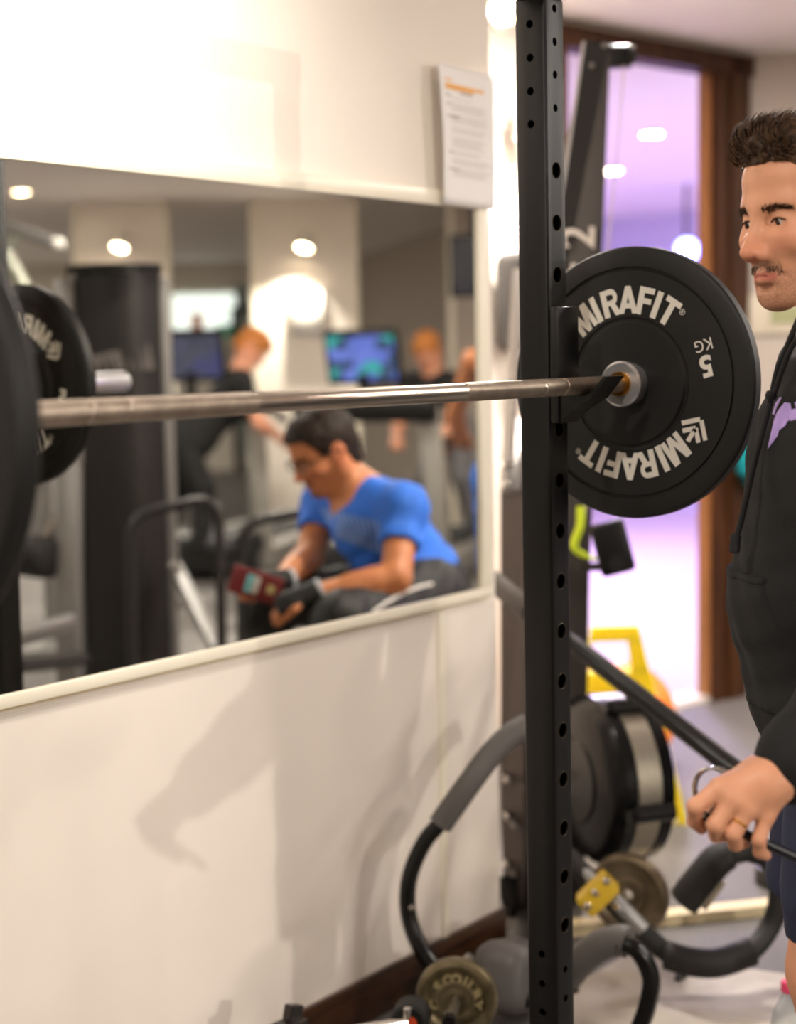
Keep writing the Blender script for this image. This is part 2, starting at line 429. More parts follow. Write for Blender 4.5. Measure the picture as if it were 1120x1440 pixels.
# far wall and closing walls
FD = 12.2
fw_ = MB(); a = VF(-9, FD+8.0); b = VF(5.5, FD+8.0); slab(fw_, a, b, 0, CE, .1, fdir); struct('wall_far', fw_, mat('far_wall_paint', (205, 198, 186), .7), smooth=False)
cw = MB(); slab(cw, VF(-9, FD+8.0), Vector((-2.95, -2.6, 0)), 0, CE, .1, (-.6, -.8, 0)); struct('wall_side', cw, M_wall, smooth=False)
cw = MB(); cw.box2((-3.05, -2.6, 0), (-2.95, W+.1, CE)); struct('wall_back', cw, M_wall, smooth=False)

# ------------------------------------------------------------------ mirror
mr = empty('wall_mirror_panel', (1.5, W-.01, 1.3), 'large frameless-looking wall mirror in a narrow cream frame reflecting the gym', 'mirror')
mr['label'] = 'large wall mirror in a narrow cream frame reflecting the gym'
MX0, MX1, MZ0, MZ1 = -.6, 3.04, .8845, 1.752
g = MB().box2((MX0, W-.0105, MZ0-.01), (MX1+.01, W-.0045, MZ1+.01)); g.build('glass', M_mirror, mr, smooth=False)
f = MB()
f.box2((MX0, W-.018, MZ0-.022), (MX1+.040, W-.0045, MZ0), .002)
f.box2((MX0, W-.018, MZ1), (MX1+.040, W-.0045, MZ1+.034), .002)
f.box2((MX1, W-.018, MZ0-.0), (MX1+.040, W-.0045, MZ1), .002); f.build('mirror_frame', M_frame, mr)
f = MB().box2((MX0, W-.012, MZ0-.0255), (MX1+.04, W-.0045, MZ0-.022)); f.build('sealant_line', M_seal, mr)

# ------------------------------------------------------------------ barbell
BY, BZ = 1.32, 1.374
def knurl_mat():
    m = mat('knurled_steel', (172, 158, 142), .38, metal=.9, noise=.12, nscale=60); nt = m.node_tree; N = nt.nodes; b = N['Principled BSDF']
    tc = N.new('ShaderNodeTexCoord'); hs = []
    for rot in (.9, -.9):
        mp = N.new('ShaderNodeMapping'); mp.inputs['Rotation'].default_value = (0, 0, rot); nt.links.new(tc.outputs['Object'], mp.inputs[0])
        w = N.new('ShaderNodeTexWave'); w.inputs['Scale'].default_value = 330; nt.links.new(mp.outputs[0], w.inputs[0]); hs.append(w)
    a = N.new('ShaderNodeMath'); a.operation = 'MULTIPLY'; nt.links.new(hs[0].outputs[1], a.inputs[0]); nt.links.new(hs[1].outputs[1], a.inputs[1])
    bp = N.new('ShaderNodeBump'); bp.inputs['Strength'].default_value = .5; bp.inputs['Distance'].default_value = .0006
    nt.links.new(a.outputs[0], bp.inputs['Height']); nt.links.new(bp.outputs[0], b.inputs['Normal']); return m
M_knurl = knurl_mat()
M_bar = mat('polished_bar_steel', (205, 194, 180), .3, metal=1.0, noise=.06, nscale=40, stretch=(.3, 8, 8))
M_zinc = mat('zinc_plated_steel', (206, 206, 208), .28, metal=.75)
M_brass = mat('brass_bushing', (190, 138, 62), .3, metal=1.0)
LI, RI = .924, 2.355                       # inner faces of the two plates
bar = empty('barbell', (1.64, BY, BZ), 'steel barbell with knurled grips resting across the rack between two black plates', 'barbell')
R0 = .0137
MB().rod((1.435, BY, BZ), (1.875, BY, BZ), R0-.0006, seg=48).build('shaft', M_bar, bar)
for a, b in ((LI, 1.168), (1.174, 1.223), (1.229, 1.436), (1.874, 2.078), (2.084, 2.14), (2.146, RI-.02)):
    MB().lathe((a, BY, BZ), (1, 0, 0), [(R0-.001, 0), (R0+.0002, .0015), (R0+.0002, b-a-.0015), (R0-.001, b-a)], 48).build('knurled_grip', M_knurl, bar)
MB().rod((LI-.02, BY, BZ), (RI-.02, BY, BZ), R0-.0012, seg=32).build('core', M_bar, bar)
for s, xf in ((1, RI), (-1, LI)):
    sl = MB().lathe((xf-s*.030, BY, BZ), (s, 0, 0), [(.0135, 0), (.034, 0), (.0375, .003), (.0375, .014), (.035, .017), (.035, .030), (.025, .031), (.025, .345), (.023, .348), (0, .348)], 64, cap=False)
    so = sl.build('sleeve', M_zinc, bar)
    MB().lathe((xf-s*.036, BY, BZ), (s, 0, 0), [(.0138, 0), (.0195, 0), (.0205, .002), (.0205, .008)], 40, cap=False).build('bushing', M_brass, so)
# ------------------------------------------------------------------ bumper plates
M_ring = mat('black_ring', (30, 29, 28), .4)
def logo(mb, M, s):
    """the maker's arrow mark: two nested chevrons with a stem, in the plane of M, height s"""
    def stroke(a, b, w=.17):
        a = Vector((a[0], a[1], 0)); b = Vector((b[0], b[1], 0)); d = (b-a).normalized(); n = Vector((-d.y, d.x, 0))*w*.5
        mb.prism([M @ ((p)*s) for p in (a-n-d*.0, b-n, b+n, a+n)], M.to_3x3() @ Vector((0, 0, .0008)))
    # arrow points towards -x
    stroke((-.50, .03), (.02, .56)); stroke((-.50, -.03), (.02, -.56))
    stroke((-.14, .0), (.24, .38)); stroke((-.14, 0), (.24, -.38)); stroke((-.10, 0), (.44, 0))
GL = {'I': (.27, [[(0, 0), (.27, 0), (.27, 1), (0, 1)]]),
      'M': (.96, [[(0, 0), (.235, 0), (.235, 1), (0, 1)], [(.725, 0), (.96, 0), (.96, 1), (.725, 1)], [(.04, 1), (.30, 1), (.58, 0), (.38, 0)], [(.66, 1), (.92, 1), (.58, 0), (.38, 0)]]),
      'A': (.90, [[(0, 0), (.26, 0), (.57, 1), (.33, 1)], [(.90, 0), (.64, 0), (.33, 1), (.57, 1)], [(.20, .19), (.70, .19), (.64, .38), (.26, .38)]]),
      'F': (.70, [[(0, 0), (.26, 0), (.26, 1), (0, 1)], [(0, .79), (.70, .79), (.70, 1), (0, 1)], [(0, .41), (.62, .41), (.62, .61), (0, .61)]]),
      'T': (.76, [[(0, .79), (.76, .79), (.76, 1), (0, 1)], [(.25, 0), (.51, 0), (.51, 1), (.25, 1)]]),
      'R': (.80, [[(0, 0), (.26, 0), (.26, 1), (0, 1)], [(0, .80), (.48, .80), (.48, 1), (0, 1)], [(0, .40), (.48, .40), (.48, .59), (0, .59)], [(.34, .46), (.60, .46), (.82, 0), (.53, 0)]] +
            [[(.48+.30*math.cos(a), .70+.30*math.sin(a)), (.48+.30*math.cos(b), .70+.30*math.sin(b)), (.48+.105*math.cos(b), .695+.105*math.sin(b)), (.48+.105*math.cos(a), .695+.105*math.sin(a))] for a, b in [(-PI/2+PI*k/10, -PI/2+PI*(k+1)/10) for k in range(10)]])}
def glyph(mb, ch, h, M, xs=1.0):
    w, parts = GL[ch]
    for i, poly in enumerate(parts): mb.bm.faces.new([mb.bm.verts.new(M @ Vector(((x-w/2)*h*xs, y*h, .00035+i*.00002))) for x, y in poly])
def plate(name, label, xin, s, lettered=True):
    """s=+1: plate lies on the +X side of its inner face"""
    t = .030
    root = empty(name, (xin+s*t/2, BY, BZ), label, 'weight plate')
    prof = [(.026, 0.0), (.100, 0.0), (.104, .0035), (.107, .0035), (.110, .001), (.186, .001), (.188, .004), (.1905, .004), (.192, 0), (.218, 0), (.2225, .0015), (.225, .006),
            (.225, t-.006), (.2225, t-.0015), (.218, t), (.192, t), (.1905, t-.004), (.188, t-.004), (.186, t-.001), (.110, t-.001), (.107, t-.0035), (.104, t-.0035), (.100, t), (.026, t)]
    mb = MB().lathe((xin, BY, BZ), (s, 0, 0), prof + [prof[0]], 128, cap=False); mb.build('disc', M_rubber, root, angle=25)
    MB().lathe((xin, BY, BZ), (s, 0, 0), [(.0255, -.0008), (.033, -.0008), (.034, .002), (.034, t-.002), (.033, t+.0008), (.0255, t+.0008), (.0255, -.0008)], 64, cap=False).build('hub_ring', M_ring, root)
    # lettering on both faces: u to the right as seen, v up
    for side in ((0,) if lettered else ()):
        fx = xin + s*(-.0001 if side == 0 else t+.0001); nrm = -s if side == 0 else s
        u = Vector((0, 1, 0)) if nrm > 0 else Vector((0, -1, 0)); v = Vector((0, 0, 1)); c = Vector((fx+s*(.001 if side == 0 else -.001), BY, BZ))
        for base in (0, 180):
            L = MB()
            for ch, deg in zip('MIRAFIT', (129, 116.8, 104.5, 90.5, 77, 67.8, 57.5)):
                a = math.radians(deg+base); e = u*math.cos(a)+v*math.sin(a); tx = u*math.sin(a)-v*math.cos(a)
                glyph(L, ch, .0455, frame(c+e*.1150, tx, e), xs=.88)
            a = math.radians(49.5+base); e = u*math.cos(a)+v*math.sin(a); tx = u*math.sin(a)-v*math.cos(a); ctr = c+e*.151
            L.tube([ctr+(tx*math.cos(q*PI/8)+e*math.sin(q*PI/8))*.0045 for q in range(16)], .0005, 6, closed=True)
            add_text(L, 'R', .007, frame(ctr-e*.0025, tx, e), .0001, .0005)
            a = math.radians(147+base); e = u*math.cos(a)+v*math.sin(a); tx = u*math.sin(a)-v*math.cos(a)
            logo(L, frame(c+e*.142, tx, e), .045); L.build('lettering', M_white, root, smooth=False, normals=False)
            rot = math.radians(195+base); L = MB()
            tx = u*math.cos(rot)+v*math.sin(rot); ty = -u*math.sin(rot)+v*math.cos(rot)
            cc = c+u*math.cos(math.radians(base))*.140+v*math.cos(math.radians(base))*.030
            add_text(L, '5', .047, frame(cc-ty*.013, tx, ty), .0016, .0005)
            add_text(L, 'KG', .027, frame(cc-ty*.040-tx*.004, tx, ty), .0, .0005, xs=.9)
            L.build('weight_mark', M_white, root, smooth=False)
    return root
plate('bumper_plate', 'black bumper plate with cream lettering on the far end of the barbell', RI, 1)
plate('bumper_plate', 'black bumper plate cropped by the left edge, on the near end of the barbell', LI, -1, False)

# ------------------------------------------------------------------ squat rack
PX, PY, PS = 2.22, 1.40, .057
def hz(z): return 1.431+(z-1.431)*.962      # heights of the drilled holes
rack = empty('squat_rack', (1.7, PY, 0), 'tall black steel squat rack upright drilled with holes, holding the barbell', 'rack')
M_hole = mat('bare_hole_edge', (110, 96, 70), .4, metal=.6)
def upright(x, holes):
    bm = bmesh.new(); h = PS/2; ZT = 1.985
    mb = MB(); mb.bm.free(); mb.bm = bm
    mb.box((x, PY, ZT/2), (PS, PS, ZT), None, .005, 3)
    bmesh.ops.recalc_face_normals(bm, faces=bm.faces)
    me = bpy.data.meshes.new('upright'); bm.to_mesh(me); bm.free(); o = link_mesh('upright', me, M_black, rack)
    if holes:
        cut = MB()
        cut.box((x, PY, ZT/2), (PS-.008, PS-.008, ZT-.01))
        for z in map(hz, [1.988, 1.935, 1.882, 1.828, .362, .310, .256, .203]): cut.rod((x, PY-.05, z), (x, PY, z), .0065, seg=20)
        for k in range(16): cut.rod((x, PY-.05, hz(1.727-.0857*k)), (x, PY, hz(1.727-.0857*k)), .013, seg=28)
        for z in map(hz, [1.963, 1.909, 1.855, 1.802, .392, .339, .288, .236]): cut.rod((x-.05, PY, z), (x, PY, z), .0065, seg=20)
        bmesh.ops.recalc_face_normals(cut.bm, faces=cut.bm.faces)
        cme = bpy.data.meshes.new('cut'); cut.bm.to_mesh(cme); cut.bm.free(); co = bpy.data.objects.new('cut', cme); COL.objects.link(co)
        md = o.modifiers.new('b', 'BOOLEAN'); md.operation = 'DIFFERENCE'; md.solver = 'EXACT'; md.use_self = True; md.object = co
        dg = bpy.context.evaluated_depsgraph_get(); nm = bpy.data.meshes.new_from_object(o.evaluated_get(dg)); o.modifiers.clear()
        old = o.data; o.data = nm; bpy.data.objects.remove(co); bpy.data.meshes.remove(cme); bpy.data.meshes.remove(old)
        nm.polygons.foreach_set('use_smooth', [True]*len(nm.polygons)); nm.set_sharp_from_angle(angle=math.radians(30))
    # a slight lean, as the photographed post has
    L = Matrix.Translation((x, PY, 1.2)) @ Matrix.Rotation(math.radians(-.28), 4, 'X') @ Matrix.Translation((-x, -PY, -1.2)); o.data.transform(L)
    return o
up = upright(PX, True); upright(1.0, False)
MB().box2((.96, PY-.032, 1.985), (PX+.034, PY+.032, 2.045), .004).build('crossmember', M_black, rack)
for x in (1.0, PX):
    MB().box2((x-.03, PY-.30, .0), (x+.03, PY+.40, .05), .004).build('foot', M_black, rack)
# rims of the drilled holes
for k in range(16):
    z = hz(1.727-.0857*k); y0 = PY-PS/2-.0003+(z-1.2)*.0049
    hr = MB(); hr.tube([(PX+math.cos(q*PI/12)*.0130, y0, z+math.sin(q*PI/12)*.0130) for q in range(24)], .0003, 5, closed=True)
    hr.build('hole_rim', M_hole, up)
# ------------------------------------------------------------------ j hooks
def jhook(x, label):
    yf = PY-PS/2-.0025
    r = empty('j_hook', (x, yf, 1.40), label, 'bar hook')
    MB().box2((x-.032, yf-.016, 1.315), (x+.032, yf, 1.50), .003).build('back_plate', M_black, r)
    w = .027; m = MB()
    zb = BZ-R0-.0015
    P = [(yf-.014, zb-.006), (yf-.014, zb), (BY-.016, zb), (BY-.046, zb+.030), (BY-.053, zb+.030), (BY-.021, zb-.006)]
    m.prism([(x-w, y, z) for y, z in P], (2*w, 0, 0)); m.build('cradle', M_black, r, smooth=False)
    m = MB(); m.prism([(x-w, y, z) for y, z in ((yf-.014, zb-.006), (BY-.02, zb-.006), (BY+.01, zb-.022), (yf-.014, 1.316))], (2*w, 0, 0)); m.build('gusset', M_black, r, smooth=False)
jhook(PX, 'black steel hook on the rack post cradling the bar beside the lettered plate'); jhook(1.0, 'black steel hook on the near rack post beyond the left edge')

# ------------------------------------------------------------------ notice on the wall
M_paper = mat('paper', (244, 240, 236), .6); M_ink = mat('grey_print', (190, 184, 178), .7); M_org = mat('orange_print', (246, 178, 84), .6); M_inkd = mat('dark_print', (120, 114, 110), .7)
def wally(px, py, off): v = ony(px, py, W-off); return v
pc = [(600, 89), (685, 107), (687, 297), (609, 287)]
P = [ony(x, y, W) for x, y in pc]
note = empty('paper_notice', ony(643, 195, W-.012), 'white printed notice with an orange heading, stuck on the wall above the mirror', 'notice')
def npt(s, t):   # s across 0..1, t down 0..1 on the curling sheet
    a = P[0].lerp(P[1], s); b = P[3].lerp(P[2], s); p = a.lerp(b, t); p.y = W-.020-.010*(1-s)**2-.006*math.sin(t*PI)*(1-s); return p
mb = MB(); nx, ny = 12, 16
grid = [[mb.bm.verts.new(npt(i/nx, j/ny)) for j in range(ny+1)] for i in range(nx+1)]
for i in range(nx):
    for j in range(ny): mb.bm.faces.new((grid[i][j], grid[i+1][j], grid[i+1][j+1], grid[i][j+1]))
o = mb.build('sheet', M_paper, note); md = o.modifiers.new('s', 'SOLIDIFY'); md.thickness = .0004; md.offset = 0
def nline(name, rows, m):
    mb = MB()
    for s0, s1, t0, t1 in rows:
        for k in range(6):
            a, b = s0+(s1-s0)*k/6, s0+(s1-s0)*(k+1)/6
            mb.quad(*[npt(s_, t_)-Vector((0, .0008, 0)) for s_, t_ in ((a, t0), (b, t0), (b, t1), (a, t1))])
    mb.build(name, m, note, smooth=False)
nline('heading', [(.1, .24, .10, .112), (.1, .80, .135, .158), (.1, .62, .160, .176)], M_org)
rows = []; t = .235
for n, l in ((1, .5), (4, .8), (4, .85), (3, .8), (5, .72), (2, .6), (3, .85), (4, .82)):
    for k in range(n): rows.append((.17, .17+l*(.75+.2*random.random()), t, t+.004)); t += .0165
    t += .02
nline('text_lines', rows, M_ink)
for r_ in [(.36, .60, .185, .193), (.1, .18, .215, .223), (.1, .17, .275, .282), (.1, .33, .365, .372), (.1, .18, .62, .627), (.1, .3, .74, .747)]: nline('section_title', [r_], M_inkd)

# ------------------------------------------------------------------ spot lamps on the walls
M_lampw = mat('lamp_white', (226, 218, 206), .4)
def wall_spot(name, p, n, aim, label, r=.035, L=.12, energy=0, cone=90):
    n = Vector(n).normalized(); p = Vector(p); root = empty(name, p, label, 'spot lamp')
    MB().lathe(p, n, [(.045, 0), (.045, .012), (.038, .018), (0, .018)], 24, cap=False).build('mount', M_lampw, root)
    h = p+n*.10
    MB().tube([p+n*.015, p+n*.06, h+Vector((0, 0, .03)), h], .007, 8).build('arm', M_lampw, root)
    a = (Vector(aim)-h).normalized()
    hd = MB().lathe(h-a*L*.4, a, [(0, 0), (r*.7, .004), (r*.8, L*.3), (r, L*.8), (r, L), (r*.92, L), (r*.9, L-.012), (0, L-.012)], 24, cap=False).build('lamp_head', M_lampw, root)
    MB().lathe(h+a*(L*.6-.010), a, [(0, .0), (r*.86, .0), (r*.8, .006), (0, .010)], 24, cap=False).build('bulb', M_lamp, hd)
    if energy: lamp('spot_beam', 'SPOT', h+a*(L*.6+.03), energy, size=.02, aim=aim, cone=cone, blend=.7)
    return root
AL = lambda px, py: (lambda v: EYE + v*(((wall_l0-EYE).dot(dn))/v.dot(dn)))(ray(px, py))    # a point on the alcove wall
p = AL(706, 168); wall_spot('wall_spot_lamp', p, dn, p+dn*.16+Vector((0, 0, -1)), 'shaded spot lamp on the alcove wall above the bright strip', energy=70, cone=100)
p = at(708, 36, 5.2); p.z = CE; wall_spot('ceiling_spot_lamp', p, (0, 0, -1), p+Vector((-.8, -.55, -.02)), 'glowing spot lamp under the ceiling between the notice and the rack post', r=.05, L=.16, energy=85, cone=174)

# black wall speaker in the alcove
c = AL(708, 425)+dn*.10
sp = empty('wall_speaker', c, 'black rounded speaker on the alcove wall between mirror and rack post', 'speaker')
Rz = Matrix.Rotation(math.atan2(dd.y, dd.x), 3, 'Z')
MB().box(c, (.15, .17, .34), Rz, .04, 4).build('cabinet', mat('speaker_black', (38, 36, 36), .35), sp)
MB().box(c+dn*.086, (.12, .006, .30), Rz, .002).build('grille', M_foamdk, sp)
MB().box(c-dn*.09, (.05, .03, .12), Rz).build('bracket', M_black, sp)

# ------------------------------------------------------------------ ski trainer
M_ski = mat('ski_black_panel', (33, 30, 29), .28); M_alu = mat('aluminium_edge', (196, 192, 190), .35, metal=.8)
ski = empty('ski_trainer', onz(775, 1312), 'tall black ski machine with tapered board and round flywheel behind the rack post', 'ski machine')
D0 = 4.12
face = [at(823, 58, D0), at(859, 58, D0), at(829, 820, D0), at(822, 1270, D0), at(726, 1270, D0+.10), at(712, 820, D0+.08)]
bk = ray(760, 700)*.10; bk = Vector((bk.x, bk.y, 0))
MB().prism(face, bk).build('board', M_ski, ski, smooth=False)
MB().prism([at(819, 58, D0-.003), at(824, 58, D0-.003), at(713, 820, D0+.077), at(706, 820, D0+.077)], bk*1.05).build('edge_trim', M_alu, ski, smooth=False)
for x, y in ((850, 64), (832, 92)): MB().lathe(at(x, y, D0), -FW, [(.0, .006), (.006, .006), (.008, .0), (.008, -.004)], 14, cap=False).build('bolt', M_steel, ski)
hd_ = at(872, 80, D0+.02)
MB().box(hd_, (.05, .06, .055), Matrix.Rotation(.5, 3, 'Z'), .006).lathe(at(884, 78, D0)-Vector((.0, 0, 0)), RT, [(.02, 0), (.024, .004), (.02, .008), (.024, .014), (.02, .018)], 20).build('pulley', M_black, ski)
MB().tube(smooth_path([at(878, 92, D0), at(868, 220, D0-.04), at(855, 352, D0-.07), at(840, 560, D0-.08), at(822, 730, D0-.08)], 8), .0019, 6).build('cord', mat('cord_cream', (206, 192, 168), .8), ski)
# lettering up the board: concept 2 (only the end shows)
tx = (at(845, 150, D0)-at(838, 420, D0)).normalized(); ty = -(at(850, 300, D0)-at(800, 300, D0)).normalized(); 
L = MB(); add_text(L, 'concept 2', .125, frame(at(833, 455, D0-.006), tx, ty), .001, .001); L.build('lettering', mat('board_white_print', (205, 198, 190), .5), ski, smooth=False)
# lower frame
MB().prism([at(704, 690, D0+.05), at(742, 690, D0+.02), at(745, 1180, D0), at(735, 1290, D0-.02), at(712, 1290, D0), at(704, 1150, D0+.05)], bk*.6).build('back_frame', mat('ski_dark_frame', (62, 55, 52), .45), ski, smooth=False)
for k, (x, y) in enumerate(((714, 1150), (724, 1160), (713, 1218), (722, 1229), (714, 1098))):
    MB().lathe(at(x, y, D0-.02), -FW, [(0, .012), (.006, .012), (.008, .006), (.009, 0), (.009, -.05)], 12, cap=False).build('bolt', M_steel, ski)
for a, b in (((730, 380), (712, 690)), ((735, 590), (716, 690))):
    MB().beam(at(*a, D0+.25), at(*b, D0+.02), .03, .02, bev=.003).build('stay', M_greymetal, ski)
for x, y in ((712, 652), (719, 652), (713, 681)): MB().lathe(at(x, y, D0-.01), -FW, [(0, .02), (.009, .018), (.011, .006), (.011, -.06)], 12, cap=False).build('bolt', M_chrome, ski)
MB().beam(at(712, 1230, D0), at(732, 1300, D0-.02), .06, .025).rod(at(728, 1296, D0-.06), at(748, 1296, D0-.06), .03).build('foot_bracket', M_black, ski)
ft = onz(738, 1322); MB().box((ft.x+.10, ft.y+.02, .02), (.5, .09, .035), Matrix.Rotation(.4, 3, 'Z'), .006).build('foot', M_black, ski)
# flywheel
fa = Vector((math.cos(math.radians(-34)), math.sin(math.radians(-34)), 0)); fc = at(812, 1097, 3.92)
FR = .205
fh = MB().lathe(fc, fa, [(0, -.006), (.10, -.006), (.105, -.0), (.17, .004), (FR-.02, .012), (FR, .035), (FR, .062), (FR-.008, .064), (FR-.008, .128), (FR, .130), (FR-.002, .160), (FR-.04, .176), (0, .178)], 72, cap=False).build('flywheel_cover', mat('flywheel_gloss_black', (14, 14, 15), .24, spec=.35), ski)
def perf_mat():
    m = mat('perforated_steel', (160, 152, 138), .42, metal=.85); nt = m.node_tree; N = nt.nodes; b = N['Principled BSDF']
    tc = N.new('ShaderNodeTexCoord'); v = N.new('ShaderNodeTexVoronoi'); v.inputs['Scale'].default_value = 260; nt.links.new(tc.outputs['Object'], v.inputs[0])
    r = N.new('ShaderNodeValToRGB'); r.color_ramp.elements[0].color = lin((120, 112, 98)); r.color_ramp.elements[1].color = lin((170, 163, 148)); r.color_ramp.elements[0].position = .15; r.color_ramp.elements[1].position = .4
    nt.links.new(v.outputs[0], r.inputs[0]); nt.links.new(r.outputs[0], b.inputs['Base Color']); return m
MB().lathe(fc, fa, [(FR-.006, .064), (FR-.002, .066), (FR-.002, .126), (FR-.006, .128)], 72, cap=False).build('perforated_band', perf_mat(), ski)
fx = fa.orthogonal().normalized(); upv = Vector((0, 0, 1)); sd = fa.cross(upv)
for ang in (66, 6-16):
    e = upv*math.sin(math.radians(ang))+(-sd)*math.cos(math.radians(ang))
    if e.dot(FW) > 0: e = upv*math.sin(math.radians(ang))+sd*math.cos(math.radians(ang))
    q = fc+e*(FR+.006)
    MB().rod(q+fa*.045, q+fa*.150, .022, seg=16).lathe(q+fa*.030, fa, [(0, 0), (.016, .0), (.016, .018)], 12).build('cage_clip', mat('clip_black', (20, 20, 21), .25), ski)
# monitor on its arm and the yellow handle
q = at(862, 770, 3.9)
MB().box(q, (.04, .085, .13), Matrix.Rotation(.55, 3, 'Z') @ Matrix.Rotation(-.25, 3, 'X'), .012, 3).build('monitor', M_black, ski)
MB().tube([at(824, 797, 4.05), at(845, 797, 3.98), at(868, 792, 3.93)], .011, 12).rod(at(868, 792, 3.97), at(868, 792, 3.87), .022).build('monitor_arm', M_black, ski)
M_neon = mat('neon_yellow', (208, 232, 30), .45)
hn = empty('pull_handle', at(815, 745, 3.98), 'neon yellow plastic handle hanging on the ski machine under the plate', 'handle')
MB().tube(smooth_path([at(817, 712, 3.98), at(816, 740, 3.98), at(808, 768, 3.98), at(822, 781, 3.98), at(838, 786, 3.96)], 8), [.017]*17+[.015]*8+[.009]*8, 12, flat=.6).build('grip', M_neon, hn)
# label and clamp on the recess wall
# ------------------------------------------------------------------ ab rollers
def abtube(root, name, pts, r, m, n=8, flat=1.0): return MB().tube(smooth_path(pts, n), r, 20, flat=flat).build(name, m, root)
M_tube = mat('gloss_black_tube', (14, 13, 13), .2)
r1 = empty('ab_roller', onz(640, 1400), 'black tubular ab roller with long grey foam grip leaning by the white wall', 'ab roller')
D1 = 3.42
abtube(r1, 'rocker_frame', [at(660, 1102, D1), at(626, 1150, D1), at(596, 1186, D1), at(575, 1240, D1-.0), at(577, 1296, D1), at(604, 1352, D1-.02), at(650, 1386, D1-.04), at(700, 1408, D1-.04), at(760, 1402, D1-.06), at(810, 1384, D1-.08)], .0178, M_tube)
abtube(r1, 'foam_grip', [at(742, 1020, D1+.06), at(716, 1036, D1+.04), at(690, 1062, D1+.02), at(660, 1102, D1), at(619, 1160, D1)], .0265, M_foam)
MB().lathe(at(579, 1277, D1-.017), -FW, [(0, .006), (.006, .005), (.008, 0)], 12, cap=False).build('rivet', M_chrome, r1)
# head pad
hp = at(722, 1372, D1+.02)
MB().box(hp, (.20, .13, .15), Matrix.Rotation(.15, 3, 'Z') @ Matrix.Rotation(.28, 3, 'Y'), .045, 4).build('head_pad', mat('pad_vinyl', (88, 84, 82), .45), r1)
abtube(r1, 'side_arm', [at(812, 1372, D1-.12), at(835, 1340, D1-.16), at(868, 1326, D1-.20), at(898, 1338, D1-.22), at(916, 1375, D1-.22), at(912, 1410, D1-.20), at(902, 1440, D1-.18), at(890, 1466, D1-.16)], .0185, M_tube)
abtube(r1, 'foam_sleeve', [at(800, 1372, D1-.10), at(818, 1350, D1-.14), at(846, 1329, D1-.17), at(872, 1322, D1-.19), at(884, 1325, D1-.20)], .0315, M_foam)

r2 = empty('ab_roller', onz(1000, 1367), 'black ab roller with curved arm pad and yellow bracket on the floor', 'ab roller')
D2 = 3.62
abtube(r2, 'rocker_frame', [at(800, 1205, D2+.10), at(825, 1232, D2+.06), at(870, 1275, D2), at(912, 1318, D2-.02), at(950, 1345, D2-.04), at(1000, 1354, D2-.06), at(1050, 1342, D2-.04), at(1082, 1306, D2), at(1096, 1262, D2), at(1090, 1222, D2), at(1066, 1200, D2), at(1036, 1194, D2)], .0235, M_foamdk, 10)
MB().tube(smooth_path([at(790, 1195, D2+.12), at(825, 1230, D2+.055), at(870, 1272, D2-.015), at(905, 1308, D2-.03)], 8), .0175, 16).build('steel_tube', M_greymetal, r2)
abtube(r2, 'foam_sleeve', [at(938, 1343, D2-.05), at(970, 1352, D2-.07), at(1010, 1354, D2-.075), at(1058, 1338, D2-.06)], .032, M_foamdk)
MB().tube(smooth_path([at(962, 1268, D2-.02), at(985, 1238, D2-.03), at(1012, 1208, D2-.03), at(1040, 1196, D2-.02), at(1062, 1201, D2)], 8), [.043]*16+[.042]*4+[.034]*6+[.028]*7, 20, flat=.8).build('arm_pad', M_foamdk, r2)
MB().beam(at(988, 1276, D2+.0), at(1016, 1238, D2+.0), .03, .01).build('pad_plate', mat('pad_base', (150, 138, 116), .5), r2)
M_yel = mat('yellow_bracket', (206, 170, 42), .4)
bx = (at(872, 1276, D2)-at(828, 1234, D2)).normalized()
cB = at(841, 1256, D2-.01)
Rb = Matrix((bx.cross(Vector((0, 0, 1))).normalized(), bx, bx.cross(Vector((0, 0, 1))).normalized().cross(bx))).transposed()
MB().box(cB, (.055, .052, .088), Rb, .004).build('bracket', M_yel, r2)
for x, y in ((838, 1256), (827, 1275), (869, 1278), (853, 1240)): MB().lathe(at(x, y, D2-.045), -FW, [(0, .006), (.006, .005), (.009, 0), (.009, -.03)], 14, cap=False).build('bolt', M_chrome, r2)
# leaning steel bar with foam handle
lb = empty('leaning_bar', at(900, 960, 3.55), 'black steel bar with grey foam end sloping down behind the rack post', 'bar')
A, B = at(690, 815, 3.92), at(1092, 1128, 3.30)
Bf = A+(B-A)*((A.z-.025)/(A.z-B.z))
MB().rod(A, Bf, .0215, seg=24).build('tube', M_tube, lb)
A2 = A+(B-A)*.0; B2 = A+(B-A)*.16; MB().rod(A2, B2, .026, seg=24).build('foam_end', M_foam, lb)
MB().rod(A+(A-B)*.012, A, .018, seg=20).build('end_cap', M_chrome, lb)
